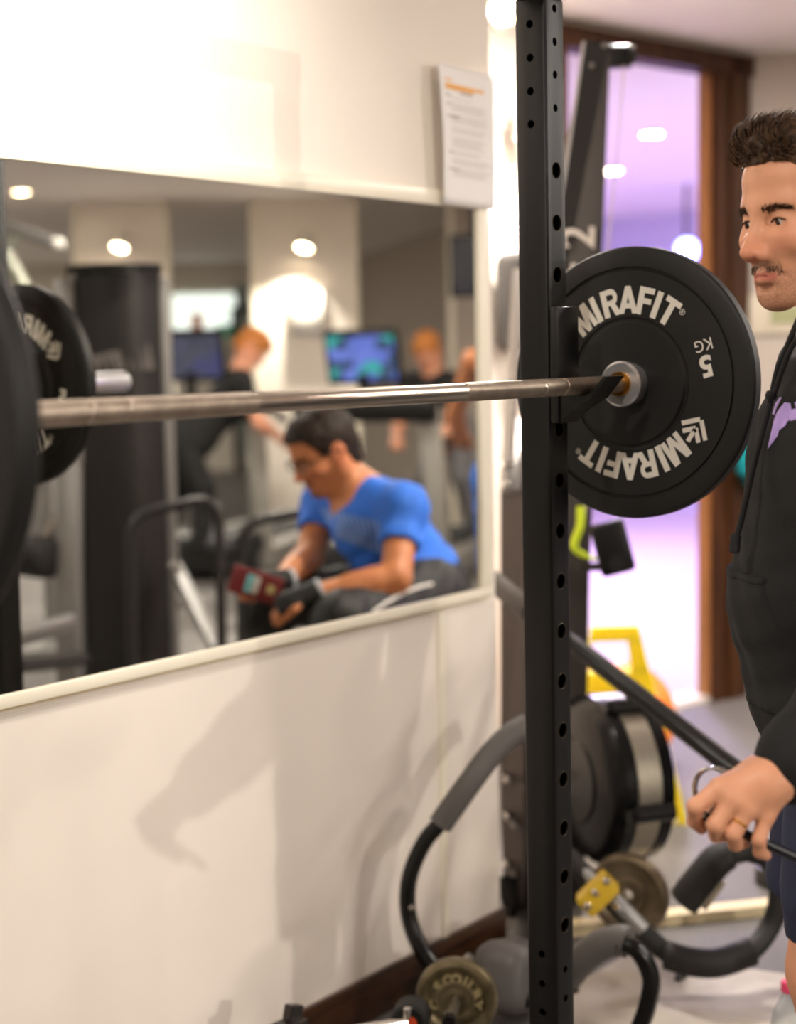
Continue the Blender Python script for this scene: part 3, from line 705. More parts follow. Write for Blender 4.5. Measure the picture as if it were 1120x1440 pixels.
# ------------------------------------------------------------------ iron plates low down
M_let = mat('bright_worn_letters', (196, 182, 138), .35, metal=.6)
def iron_plate(name, c, ax, R, t, m, label, letters=None):
    c = Vector(c); ax = Vector(ax).normalized(); r = empty(name, c, label, 'weight plate')
    MB().lathe(c, ax, [(.013, .004), (.030, .004), (.034, .0), (.042, .002), (.044, .010), (R-.026, .010), (R-.020, .003), (R-.010, -.0), (R-.002, .003), (R, .008), (R, t-.006), (R-.004, t), (R-.02, t-.002), (R-.026, t-.010), (.044, t-.010), (.03, t-.003), (.013, t-.003), (.013, .004)], 72, cap=False).build('disc', m, r)
    if letters:
        x = ax.cross(Vector((0, 0, 1))).normalized(); y = x.cross(ax); y = Vector((0, 0, 1)) - ax*ax.z; y.normalize(); x = -ax.cross(y)*-1
        if x.dot(RT) < 0: x = -x
        L = MB()
        for ch, a in letters:
            a = math.radians(a); e = x*math.cos(a)+y*math.sin(a); tx_ = x*math.sin(a)-y*math.cos(a)
            add_text(L, ch, .026, frame(c+e*(R-.046)+ax*.006, tx_, e), .0015, .005)
        L.build('raised_letters', M_let, r, smooth=False)
    return r
wa = Vector((math.cos(math.radians(28)), math.sin(math.radians(28)), 0))
pA = at(641, 1408, 3.12)
iron_plate('iron_plate', pA, wa, .080, .032, M_bronze, 'small old brass coloured weight plate with raised letters by the baseboard',
           [('C', 195), ('S', 142), ('C', 112), ('O', 88), ('I', 64), ('L', 46), ('B', 20), ('Y', -8)])
sr = empty('dumbbell_bar', pA, 'short steel bar end poking through the small brass plate', 'bar')
MB().rod(pA-wa*.10, pA+wa*.22, .0122, seg=24).build('rod', M_steel, sr); MB().rod(pA-wa*.104, pA-wa*.085, .0125, seg=24).build('end_cap', M_black, sr)
kb = empty('dumbbell', at(577, 1436, 3.02), 'black dumbbell end with orange mark at the bottom edge', 'dumbbell')
MB().lathe(at(575, 1440, 3.02), wa, [(0, 0), (.03, 0), (.036, .006), (.036, .05), (.03, .056), (0, .056)], 32, cap=False).build('head', M_rubber, kb)
MB().lathe(at(575, 1440, 3.02)-wa*.002, wa, [(0, 0), (.016, 0), (.016, .002)], 24).build('orange_mark', mat('orange_mark', (226, 84, 40), .5), kb)
MB().rod(at(575, 1440, 3.02), at(575, 1440, 3.02)-RT*.12-Vector((0,0,.02)), .014).build('handle', M_chrome, kb)
MB().box(at(574, 1424, 3.015), (.012, .012, .022), None, .002).build('chrome_clip', M_chrome, kb)
bk2 = empty('steel_bracket', at(410, 1432, 2.92), 'small dark metal bracket at the foot of the white wall', 'bracket')
MB().box(at(411, 1432, 2.92), (.035, .02, .05), Matrix.Rotation(.3, 3, 'Y'), .003).box(at(409, 1440, 2.90), (.05, .04, .012), None, .002).build('bracket_body', mat('dark_steel', (66, 62, 60), .3, metal=.8), bk2, smooth=False)
va = Vector((math.cos(math.radians(8)), math.sin(math.radians(8)), 0))
iron_plate('iron_plate', at(882, 1260, 3.73), va, .096, .030, M_iron, 'worn rusty brown weight plate standing behind the yellow bracket')

# ------------------------------------------------------------------ pale timber strip, floor mat
a, b = onz(800, 1318), onz(1130, 1283); st = MB(); dr = (b-a).normalized(); nn = Vector((-dr.y, dr.x, 0))
st.prism([a, b, b+nn*.05, a+nn*.05], (0, 0, .028)); struct('trim_4', st, mat('pale_timber', (232, 214, 172), .5, noise=.06, nscale=12), smooth=False)
# worn pale patch of bare floor in the foreground
fp = MB().prism([(*onz(x, y)[:2], .001) for x, y in ((800, 1392), (880, 1345), (960, 1352), (1130, 1375), (1130, 1500), (800, 1500))], (0, 0, .003))
struct('floor_patch', fp, mat('bare_concrete', (182, 173, 163), .6, noise=.05, nscale=12), smooth=False)
ch = empty('rubber_crumb', onz(955, 1374), 'tiny dark scrap lying on the pale floor', 'scrap'); q = onz(955, 1374, .008)
MB().box(q, (.03, .016, .008), Matrix.Rotation(.4, 3, 'Z'), .002).box(q+Vector((.012, -.008, 0)), (.014, .012, .006), None, .002).build('scrap', M_foamdk, ch)

# ------------------------------------------------------------------ wet floor sign, balls
M_sign = mat('sign_yellow', (255, 220, 36), .45)
sb_ = M_sign.node_tree.nodes['Principled BSDF']; sb_.inputs['Subsurface Weight'].default_value = .7; sb_.inputs['Subsurface Radius'].default_value = (1, .8, .15); sb_.inputs['Subsurface Scale'].default_value = .03
sg = empty('wet_floor_sign', onz(880, 1165), 'bright yellow plastic floor sign standing in the doorway', 'floor sign')
DS = 4.85
def sgp(x, y, d=DS): return at(x, y, d)
tl, tr, bl, br = sgp(832, 882), sgp(899, 880), sgp(790, 1170), sgp(969, 1163)
bkv = Vector((FW.x, FW.y, 0)).normalized()
# front panel with a handle opening
def sp_(s, t): return (tl.lerp(tr, s)).lerp(bl.lerp(br, s), t)
m = MB(); thk = bkv*.014
cells = {(.0, 1.0): [(.0, .075)], (.0, .06): [(.075, .225)], (.72, 1.0): [(.075, .225)]}
for (s0, s1), ts in cells.items():
    for t0, t1 in ts: m.prism([sp_(s0, t0), sp_(s1, t0), sp_(s1, t1), sp_(s0, t1)], thk)
m.prism([sp_(0, .225), sp_(1, .225), sp_(1, 1), sp_(0, 1)], thk); m.build('front_panel', M_sign, sg, smooth=False)
m = MB(); top_b = [tl+bkv*.02, tr+bkv*.02]; bot_b = [bl+bkv*.26, br+bkv*.26]
m.prism([top_b[0].lerp(bot_b[0], .24), top_b[1].lerp(bot_b[1], .24), bot_b[1], bot_b[0]], thk); m.build('rear_panel', M_sign, sg, smooth=False)
m = MB(); m.prism([sp_(.80, .935)-bkv*.002, sp_(.92, .935)-bkv*.002, sp_(.92, .972)-bkv*.002, sp_(.80, .972)-bkv*.002], bkv*.001); m.build('label', M_paper, sg, smooth=False)
sy = MB()
for (s0, t0), (s1, t1) in (((.62, .325), (.66, .30)), ((.60, .33), (.55, .37)), ((.5, .40), (.46, .43))): sy.beam(sp_(s0, t0)-bkv*.002, sp_(s1, t1)-bkv*.002, .02, .003)
sy.build('black_symbol', M_black, sg, smooth=False)
def ball(name, c, r, m, label):
    o = MB().lathe((c.x, c.y, c.z-r), (0, 0, 1), [(r*math.sin(PI*k/32) if 0 < k < 32 else 0, r*(1-math.cos(PI*k/32))) for k in range(33)], 48, cap=False)
    for q in (): pass
    root = empty(name, c-Vector((0, 0, r)), label, 'ball'); o.build('skin', m, root)
    MB().lathe(c+Vector((0, 0, r-.003)), (0, 0, 1), [(0, .004), (.012, .004), (.014, 0)], 16, cap=False).build('valve', M_white, root)
g = onz(872, 1085); ball('exercise_ball', Vector((g.x, g.y, .19)), .19, mat('orange_vinyl', (244, 128, 40), .4), 'orange exercise ball on the floor behind the yellow sign')
def GW(px, py): v = ray(px, py); return EYE + v*((g0-EYE).dot(gn)/v.dot(gn))
tb = GW(1063, 648)-gn*.115; gb = empty('exercise_ball', tb, 'teal ball in a wall ring, glimpsed between the plate and the black hoodie', 'ball')
MB().lathe(tb-Vector((0, 0, .11)), (0, 0, 1), [(.11*math.sin(PI*k/24) if 0 < k < 24 else 0, .11*(1-math.cos(PI*k/24))) for k in range(25)], 32, cap=False).build('skin', mat('teal_rubber', (30, 160, 165), .4), gb)
wr = empty('ball_ring', tb+Vector((0, 0, -.06)), 'black wire ring bracket holding the teal ball on the grey wall', 'bracket')
MB().tube([tb+Vector((math.cos(q*PI/16)*.1035, math.sin(q*PI/16)*.1035, -.055)) for q in range(32)], .006, 8, closed=True).rod(tb+Vector((0, 0, -.055))+gn*.098, tb+Vector((0, 0, -.055))+gn*.116, .008).build('ring', M_black, wr)
# framed picture on the grey wall
pcc = GW(1104, 442)-gn*.010
fp = empty('wall_picture', pcc, 'pale green blurred poster on the grey wall behind the man', 'poster')
Rg = Matrix.Rotation(math.atan2(gd.y, gd.x), 3, 'Z')
MB().box(pcc, (.42, .012, .16), Rg, .002).build('board', mat('poster_pale', (190, 180, 160), .6, rgb2=(204, 194, 176), nscale=5), fp)
MB().box(pcc-gn*.009, (.12, .003, .07), Rg).build('printed_patch', mat('poster_green', (150, 152, 112), .6), fp)
# downlights of the studio and its blue lamp
for px, py, w in ((917, 188, 'far'), (862, 240, 'near')):
    q = onz(px, py, CE-.004); d = empty('ceiling_downlight', q, 'round glowing downlight in the studio ceiling, the %s one seen' % ('right hand' if w == 'far' else 'left hand'), 'ceiling light')
    d['label'] = 'round downlight in the purple studio ceiling, ' + ('the higher one in the doorway' if w == 'far' else 'the lower one beside the pull cord')
    MB().lathe(q, (0, 0, -1), [(0, -.0), (.055, -.0), (.055, .003)], 24, cap=False).build('lens', M_lamp, d)
    MB().lathe(q, (0, 0, -1), [(.056, -.003), (.075, -.003), (.072, .006), (.056, .006), (.056, -.003)], 24, cap=False).build('trim_ring', M_lampw, d)
bl_ = at(966, 352, 11.6); bb_ = empty('stage_lamp', bl_, 'bright blue white lamp glowing in the purple studio', 'lamp')
bd = -FW
MB().lathe(bl_, bd, [(0, 0), (.07, 0), (.08, .02), (0, .03)], 24, cap=False).build('lens', mat('blue_glow', (120, 130, 255), .4, emit=14), bb_)
MB().lathe(bl_-bd*.14, bd, [(0, 0), (.06, .0), (.085, .13), (.09, .15), (.082, .15)], 24, cap=False).rod(bl_-bd*.05, Vector((bl_.x, bl_.y, CE)), .012).build('housing', M_black, bb_)

# ------------------------------------------------------------------ water bottle at the man's foot
wb = onz(1109, 1508); wbt = empty('water_bottle', wb, 'clear plastic water bottle with a pink cap standing on the floor', 'bottle')
M_clear = mat('clear_plastic', (235, 240, 240), .05, trans=1.0, ior=1.2); M_pink = mat('pink_cap', (226, 70, 110), .4)
MB().lathe(wb, (0, 0, 1), [(0, .004), (.026, .0), (.033, .006), (.034, .02), (.032, .05), (.034, .08), (.034, .105), (.029, .128), (.018, .148), (.0135, .158), (.0135, .176), (.0125, .176), (.0125, .158), (.017, .147), (.028, .127), (.033, .104), (.033, .02), (.0, .006)], 40, cap=False).build('bottle_body', M_clear, wbt)
MB().lathe(wb+Vector((0, 0, .166)), (0, 0, 1), [(.0145, 0), (.0155, .002), (.0155, .018), (.014, .021), (0, .021)], 32, cap=False).build('cap', M_pink, wbt)
# spot lamp on the far side wall that throws the long shadows onto the white wall
p = Vector((.25, -5.50, 2.35)); wall_spot('wall_spot_lamp', p, (.6, .8, 0), Vector((2.3, 2.1, .8)), 'spot lamp on the side wall shining across the gym at the mirror wall', r=.05, L=.14)

# ------------------------------------------------------------------ people
def skin_mat(name, rgb, lip=(176, 96, 84), hair=(70, 50, 38), blush=(206, 120, 92)):
    m = mat(name, rgb, .48, noise=.05, nscale=30, bump=.06, bscale=500, spec=.4); nt = m.node_tree; N = nt.nodes; b = N['Principled BSDF']
    b.inputs['Subsurface Weight'].default_value = .12; b.inputs['Subsurface Radius'].default_value = (.012, .005, .003); b.inputs['Subsurface Scale'].default_value = .6
    src = b.inputs['Base Color'].links[0].from_socket
    for an, c, f in (('blush', blush, .6), ('lip', lip, .85), ('stubble', hair, .62)):
        a = N.new('ShaderNodeAttribute'); a.attribute_name = an
        mx = N.new('ShaderNodeMix'); mx.data_type = 'RGBA'; mx.inputs[7].default_value = lin(c)
        q = N.new('ShaderNodeMath'); q.operation = 'MULTIPLY'; q.inputs[1].default_value = f
        if an == 'stubble':
            n = N.new('ShaderNodeTexNoise'); n.inputs['Scale'].default_value = 420; tc = N.new('ShaderNodeTexCoord'); nt.links.new(tc.outputs['Object'], n.inputs[0])
            r = N.new('ShaderNodeMapRange'); r.inputs[1].default_value = .35; r.inputs[2].default_value = .65; r.inputs[3].default_value = .35; nt.links.new(n.outputs[0], r.inputs[0])
            q2 = N.new('ShaderNodeMath'); q2.operation = 'MULTIPLY'; nt.links.new(a.outputs['Fac'], q2.inputs[0]); nt.links.new(r.outputs[0], q2.inputs[1]); nt.links.new(q2.outputs[0], q.inputs[0])
        else: nt.links.new(a.outputs['Fac'], q.inputs[0])
        nt.links.new(q.outputs[0], mx.inputs[0]); nt.links.new(src, mx.inputs[6]); src = mx.outputs[2]
    nt.links.new(src, b.inputs['Base Color']); return m
def frame3(heading, pitch=0.0, roll=0.0):
    """columns forward, left, up for a head or body turned to a heading (degrees); pitch > 0 looks down"""
    R = Matrix.Rotation(math.radians(heading), 3, 'Z') @ Matrix.Rotation(math.radians(pitch), 3, 'Y') @ Matrix.Rotation(math.radians(roll), 3, 'X')
    return np.array(R)
class Fr:
    def __init__(s, o, R, k=1.0): s.o = np.array(o, float); s.R = np.array(R); s.k = k
    def __call__(s, x, y, z): return s.o+s.R@(np.array((x, y, z), float)*s.k)
    def loc(s, v): return ((v-s.o)@s.R)/s.k
def head_prims(S, F, ears=True, fine=True):
    k = F.k; R = F.R
    def E(c, r, kk=.02, mode='add', rot=None): S.ell(F(*c), np.array(r)*k, R if rot is None else R@rot, kk*k, mode)
    def Cn(a, b, ra, rb, kk=.015, mode='add'): S.cone(F(*a), F(*b), ra*k, rb*k, kk*k, mode)
    E((-.014, 0, .032), (.098, .075, .086), .02); E((.042, 0, .056), (.046, .060, .042), .03)
    E((.030, 0, -.018), (.056, .061, .070), .03)
    for s in (1, -1):
        Cn((-.012, s*.054, -.060), (.057, s*.016, -.099), .020, .0175, .03)
        Cn((-.016, s*.060, -.010), (-.012, s*.055, -.062), .022, .020, .03)
        E((.056, s*.043, -.027), (.024, .021, .019), .03)
        Cn((.0835, s*.010, .0185), (.066, s*.046, .021), .0085, .0085, .018)
    E((.064, 0, -.103), (.016, .020, .014), .022)
    E((.066, 0, -.068), (.0195, .032, .024), .024)
    if fine:
        for s in (1, -1):
            E((.089, s*.031, -.003), (.014, .019, .0125), .012, 'sub')
            E((.0695, s*.032, -.0015), (.0142, .0175, .0128), .006)
        Cn((.083, 0, .012), (.105, 0, -.036), .0075, .0095, .014)
        E((.1075, 0, -.0415), (.0118, .0108, .0098), .007)
        for s in (1, -1):
            E((.078, s*.018, -.030), (.014, .013, .018), .016)
            E((.0915, s*.0145, -.0445), (.0145, .0085, .0105), .006)
            Cn((.0965, s*.0075, -.0545), (.1000, s*.0075, -.0525), .0030, .0030, .003, 'sub')
            # lids: a narrow slit between upper and lower lid
            Cn((.0860, s*.0185, -.0052), (.0825, s*.0465, -.0040), .0036, .0026, .002, 'sub')
            E((.0865, s*.032, -.0040), (.010, .0120, .0044), .002, 'sub')
            # nasolabial softness and mouth corners
            Cn((.076, s*.029, -.073), (.074, s*.031, -.0755), .0022, .002, .007, 'sub')
            # lips
            Cn((.0865, s*.004, -.0700), (.0745, s*.0255, -.0742), .0046, .0022, .006)
            Cn((.0855, s*.002, -.0792), (.0745, s*.0235, -.0758), .0054, .0024, .006)
        for s in (1, -1): Cn((.0915, 0, -.0745), (.0775, s*.0265, -.0750), .0012, .0010, .003, 'sub')
        E((.082, 0, -.0890), (.006, .018, .004), .008, 'sub')
    else:
        Cn((.083, 0, .012), (.108, 0, -.038), .008, .012, .014)
    if ears:
        for s in (1, -1):
            E((-.016, s*.078, -.010), (.017, .0065, .031), .008, 'add', np.array(Matrix.Rotation(s*math.radians(-16), 3, 'Z') @ Matrix.Rotation(math.radians(-10), 3, 'Y')))
            if fine: E((-.010, s*.0845, -.008), (.008, .005, .016), .005, 'sub')
def sstep(x, a, b): t = np.clip((x-a)/(b-a), 0, 1); return t*t*(3-2*t)
def face_tint(F, beard=1.0, goatee=False):
    def fn(v):
        L = F.loc(v); x, y, z = L.T; ay = np.abs(y)
        inh = (np.abs(x) < .2) & (ay < .12) & (np.abs(z) < .17)
        lip = np.exp(-((z+.0745)/.0062)**4)*sstep(.027-ay, 0, .005)*sstep(x, .066, .074)
        must = np.exp(-((z+.0615)/.0075)**4)*sstep(.036-ay, 0, .010)*sstep(x, .060, .07)
        jaw = sstep(-z, .052, .085)*sstep(x, -.03, .0)*sstep(.10-ay*0, 0, .01)*sstep(z, -.16, -.10)*.75
        if goatee: jaw = jaw*.45+sstep(-z, .080, .088)*sstep(.030-ay, 0, .01)*sstep(x, .05, .07)
        st = np.clip(np.maximum(must, jaw)*(1-lip), 0, 1)*beard*inh
        bl = (np.exp(-(((x-.1)/.03)**2+(y/.02)**2+((z+.04)/.02)**2))*.8+np.exp(-((ay-.045)/.02)**2-((z+.03)/.02)**2)*.5*sstep(x, .04, .06) + sstep(ay, .074, .082)*.7*(np.abs(z) < .05))*inh
        return {'lip': lip*inh, 'stubble': st, 'blush': np.clip(bl, 0, 1)}
    return fn
M_eye = mat('eye_white', (190, 182, 174), .2); M_iris = mat('dark_iris', (42, 28, 20), .08)
def eyes(F, parent, look=(1, 0, -.25)):
    lk = Vector(F.R@np.array(look)).normalized()
    for s in (1, -1):
        c = Vector(F(.0692, s*.032, -.0025)); r = .0125*F.k
        o = MB().lathe(c-lk*r, lk, [(r*math.sin(PI*q/24) if 0 < q < 24 else 0, r*(1-math.cos(PI*q/24))) for q in range(25)], 24, cap=False).build('eye', M_eye, parent)
        MB().lathe(c+lk*(r*.90), lk, [(.0065*F.k, -.0006), (.0058*F.k, .0006), (.003*F.k, .0014*F.k+.0004), (0, .0017*F.k+.0004)], 20, cap=False).build('iris', M_iris, o)
def strands(name, roots, dirs, lens, rad, m, parent, curl=.15, seg=6, bendto=None, jitter=.25, sides=4):
    """tapered hair locks as one mesh"""
    V_, Fa = [], []
    for p, d, L, r in zip(roots, dirs, lens, rad):
        d = np.array(d, float); d /= np.linalg.norm(d)+1e-9; d = d+RNG.normal(0, jitter, 3); d /= np.linalg.norm(d)
        bt = np.array(bendto(p) if bendto else (0, 0, -1.0)); pos = np.array(p, float); base = len(V_)
        for i in range(seg+1):
            t = i/seg; rr = r*(1-t)**.7+.00012
            x = np.cross(d, (0.31, .52, .79)); x /= np.linalg.norm(x); y = np.cross(d, x)
            for q in range(sides):
                a = 2*PI*q/sides; V_.append(pos+(x*math.cos(a)+y*math.sin(a))*rr)
            pos = pos+d*L/seg; d = d+bt*curl; d /= np.linalg.norm(d)
        for i in range(seg):
            for q in range(sides): Fa.append((base+i*sides+q, base+i*sides+(q+1) % sides, base+(i+1)*sides+(q+1) % sides, base+(i+1)*sides+q))
    me = bpy.data.meshes.new(name); me.from_pydata([tuple(v) for v in V_], [], Fa); me.update()
    return link_mesh(name, me, m, parent, smooth=True)
def on_face(B, F, y, z, out=.0):
    o = Vector(F(.25, y, z)); d = -Vector(F.R[:, 0]); h = B.ray_cast(o, d)
    return np.array(h[0])-np.array(d)*out if h[0] is not None else None
def brows(F, parent, m, B, n=150, z0=.0105, name='eyebrows'):
    for s in (1, -1):
        ro, di = [], []
        for i in range(n):
            t = RNG.random(); y = .014+.038*t; z = z0+.0065*math.sin(t*2.3)-.003*t+RNG.normal(0, .0021)*(1.15-t*.6)
            p = on_face(B, F, s*y, z, -.0006)
            if p is None: continue
            ro.append(p); di.append(F.R@np.array((.22-.25*t, s*(.5+.4*t), .55-.65*t)))
        strands('eyebrow', ro, di, [.0080*F.k]*len(ro), [.00052*F.k]*len(ro), m, parent, curl=.0, seg=2, jitter=.22, sides=3)
def beard(F, parent, m, B, n=260, name='moustache', chin=False):
    ro, di = [], []
    for i in range(n):
        if chin: y, z = RNG.normal(0, .011), RNG.uniform(-.108, -.090)
        else: y = RNG.uniform(-.031, .031); z = -.0575-.10*abs(y)-RNG.random()*.009
        p = on_face(B, F, y, z, -.0004)
        if p is None: continue
        ro.append(p); di.append(F.R@np.array((.3, y*12, -.9)))
    return strands(name, ro, di, [.0045*F.k]*len(ro), [.00034*F.k]*len(ro), m, parent, curl=.0, seg=2, jitter=.15, sides=3)
def lashes(F, parent, m, B):
    for s in (1, -1):
        P_ = [on_face(B, F, s*y, z, .0004) for y, z in ((.0190, -.0036), (.023, -.0008), (.028, .0009), (.034, .0012), (.040, -.0002), (.0460, -.0028))]
        P_ = [p for p in P_ if p is not None]
        if len(P_) > 2: MB().tube(smooth_path(P_, 4), .0013*F.k, 6).build('eyelash_line', m, parent)
def bvh(o): 
    bpy.context.view_layer.update()
    return BVHTree.FromPolygons([o.matrix_world @ v.co for v in o.data.vertices], [tuple(p.vertices) for p in o.data.polygons])
def hair_cap(F, parent, m, line=.066, side=-.01, h=.004, thick=.006, back=-.075, name='hair', extra=None):
    S = SDF(F(0, 0, .03)-.17*F.k, F(0, 0, .03)+.17*F.k, h)
    k = F.k
    S.ell(F(-.016, 0, .036), np.array((.098+thick, .0755+thick, .087+thick))*k, F.R, .02*k)
    S.ell(F(.040, 0, .058), np.array((.046+thick*.6, .060+thick*.6, .042+thick))*k, F.R, .03*k)
    S.cone(F(-.06, 0, -.02), F(-.058, 0, -.07), (.045+thick)*k, (.043+thick)*k, .03*k)
    if extra: extra(S, F)
    X, Y, Z = np.meshgrid(*S.ax, indexing='ij'); P = np.stack([X, Y, Z], -1).reshape(-1, 3); L = F.loc(P); x, y, z = L.T
    # hair line: high on the forehead, sideburn before the ear, low at the nape
    lim = np.where(x > .0, side+(line-side)*sstep(x, .018, .075), side+(back-side)*sstep(-x, .0, .055))
    lim = np.where((x > -.04) & (x < .022) & (np.abs(y) > .05), np.minimum(lim, -.018), lim)
    ear = np.sqrt(((x+.016)/.022)**2+((z+.010)/.034)**2) < 1
    d = (lim-z)*.7; d = np.where(ear & (np.abs(y) > .06), .01, d)
    wob = .0022*np.sin(x*210+np.sin(z*160)*2)*np.cos(y*190+x*60)+.0012*np.sin(y*420+z*300)
    S.D = np.maximum(S.D+wob.reshape(S.D.shape)*k, (d*k).reshape(S.D.shape)).astype(np.float32)
    return S.build(name, m, parent, relax=1)
def M_hair(name, a, b): return mat(name, a, .55, rgb2=b, nscale=90, spec=.25, bump=.4, bscale=300)

# ---- the man in the black hoodie
hd_c = at(1140, 306, 2.19); HF = Fr(hd_c, frame3(153, 4, 0), 1.0)
man = empty('person', Vector((hd_c.x, hd_c.y, 0)), 'man in a black hoodie at the right edge, holding a chrome spring collar', 'person')
bx, by = HF(-.085, 0, 0)[:2]
bctr = at(1182, 600, 2.25); BF = Fr((bctr.x, bctr.y, 0), frame3(120)); 
lookdir = None
sk1 = skin_mat('skin_fair', (206, 148, 115))
# joints of the left arm and hand, from shoulder to finger tips
HD = 1.93
sh_l = BF(-.01, .185, 1.375); el_l = np.array(at(1282, 925, 2.04)); wr_l = np.array(at(1094, 1090, HD+.005))
def hp(x, y, d=0.0): return np.array(at(x, y, HD+d))
fingers = {  # knuckle, mid joint, end joint, tip
    'index': [hp(1013, 1108, -.006), hp(978, 1134, -.012), hp(977, 1154, .006), hp(987, 1165, .020)],
    'middle': [hp(1031, 1124, -.014), hp(1006, 1160, -.018), hp(1008, 1174, .0), hp(1019, 1176, .018)],
    'ring': [hp(1053, 1137, -.014), hp(1032, 1172, -.017), hp(1035, 1187, .0), hp(1047, 1186, .018)],
    'little': [hp(1078, 1146, -.008), hp(1068, 1180, -.012), hp(1069, 1198, .0), hp(1078, 1203, .014)]}
fr_ = {'index': (.0115, .0100, .0092, .0078), 'middle': (.0118, .0102, .0094, .0080), 'ring': (.0112, .0098, .0090, .0076), 'little': (.0100, .0086, .0080, .0068)}
lo = np.minimum.reduce([HF(0, 0, 0)-.16, wr_l-.2, BF(0, 0, 0)-.42]); hi = np.maximum.reduce([HF(0, 0, 0)+.16, el_l+.12, BF(0, 0, 0)+.42]); lo[2] = -.02; hi[2] = HF(0, 0, .15)[2]
hc = np.array(hp(1030, 1140)); rng3 = lambda c, w, f: [(c-w, c+w, f)]
S = SDF(lo, hi, .010, rng3(HF(0, 0, 0)[0], .125, .0027)+rng3(hc[0], .075, .003), rng3(HF(0, 0, 0)[1], .125, .0027)+rng3(hc[1], .075, .003), rng3(HF(0, 0, 0)[2], .13, .0027)+rng3(hc[2], .075, .003))
head_prims(S, HF)
S.cone(HF(-.022, 0, -.06), HF(-.075, 0, -.215), .053, .060, .03)
for s in (1, -1): S.cone(HF(-.07, 0, -.18), BF(-.01, s*.16, 1.395), .05, .05, .05)
S.ell(BF(0, 0, 1.25), (.105, .155, .17), BF.R, .05); S.ell(BF(.012, 0, 1.07), (.105, .14, .14), BF.R, .05); S.ell(BF(-.02, 0, .92), (.105, .15, .12), BF.R, .05)
HX = -.014
for s in (1, -1):
    S.chain([BF(HX, s*.085, .88), BF(HX+.015, s*.092, .49), BF(HX-.03, s*.095, .10)], [.080, .052, .036], .03)
    S.chain([BF(HX-.04, s*.095, .055), BF(HX+.04, s*.10, .045), BF(HX+.14, s*.105, .03)], [.038, .034, .026], .02)
    S.cone(BF(HX-.012, s*.094, .42), BF(HX-.035, s*.095, .28), .05, .045, .03)
S.chain([sh_l, el_l, wr_l], [.050, .042, .0275], .03)
sh_r = BF(-.01, -.185, 1.375); el_r = BF(-.10, -.21, 1.10); wr_r = BF(-.06, -.20, .86)
S.chain([sh_r, el_r, wr_r], [.050, .040, .027], .03)
for n_, js in fingers.items():
    S.cone(wr_l*.75+js[0]*.25, js[0], .020, fr_[n_][0]+.002, .012, flat=None)
    S.chain(js, fr_[n_], .004)
S.cone(wr_l, wr_l*.7+fingers['middle'][0]*.3, .027, .026, .015)
S.chain([hp(1062, 1082, .018), hp(1024, 1104, .026), hp(1006, 1134, .034), hp(1000, 1152, .034)], [.0165, .0125, .0105, .0085], .010)
# right hand, relaxed
for q in range(4):
    o_ = (q-1.5)*.019; S.chain([wr_r, wr_r+BF.R@np.array((.015+o_, -.01, -.085)), wr_r+BF.R@np.array((.025+o_, .005, -.125)), wr_r+BF.R@np.array((.02+o_, .022, -.15))], [.022, .0105, .009, .0075], .006)
S.chain([wr_r+BF.R@np.array((.02, .01, -.03)), wr_r+BF.R@np.array((.045, .025, -.07)), wr_r+BF.R@np.array((.045, .035, -.10))], [.014, .011, .009], .008)
body1 = S.build('body', sk1, man, relax=1, tint=face_tint(HF, 1.0)); FB = bvh(body1)
eyes(HF, man, (1, -.28, -.32))
mh = M_hair('brown_hair', (38, 25, 16), (82, 58, 38)); brows(HF, man, mh, FB, 200); beard(HF, man, mh, FB, 170); lashes(HF, man, mh, FB)
def quiff(S_, F):
    S_.ell(F(.046, 0, .098), (.048, .056, .030), F.R@np.array(Matrix.Rotation(math.radians(-10), 3, 'Y')), .02)
    S_.ell(F(.0, 0, .115), (.075, .060, .022), F.R, .02)
hair = hair_cap(HF, man, mh, line=.074, extra=quiff)
ro, di, le, ra = [], [], [], []
for i in range(1500):
    a = RNG.uniform(-1, 1); t = RNG.random()
    x = -.07+.155*t; y = a*.058*math.sqrt(max(.05, 1-(x/.115)**2)); zt = .118-.45*max(0, x-.03)**1.3-(abs(y)/.06)**2.4*.03-(max(0, -x)/.09)**2*.012
    ro.append(HF(x, y, zt-.004)); f = t
    di.append(HF.R@np.array((.15+.45*f, -.25+.12*RNG.normal(), .55))); le.append(RNG.uniform(.026, .042)*(.7+.5*f)); ra.append(RNG.uniform(.0011, .0022))
for i in range(420):     # fringe breaking over the forehead
    y = RNG.uniform(-.055, .055); ro.append(HF(.086-abs(y)**1.6*.9-RNG.random()*.02, y, .076+RNG.random()*.022)); di.append(HF.R@np.array((1.0, RNG.normal(-.15, .2), .35))); le.append(RNG.uniform(.016, .034)); ra.append(RNG.uniform(.0009, .0018))
for i in range(900):     # short sides
    s = RNG.choice((1, -1)); x = RNG.uniform(-.08, .055); z = RNG.uniform(-.0, .09); yy = .0775*math.sqrt(max(0, 1-((x+.014)/.104)**2-((z-.032)/.125)**2))
    if yy < .03: continue
    ro.append(HF(x, s*yy, z)); di.append(HF.R@np.array((-.2, s*.25, -.9 if z < .07 else .3))); le.append(RNG.uniform(.008, .018)); ra.append(.0011)
strands('hair_locks', ro, di, le, ra, mh, hair, curl=.42, bendto=lambda p: HF.R@np.array((-.95, .22, -.12)), jitter=.06)

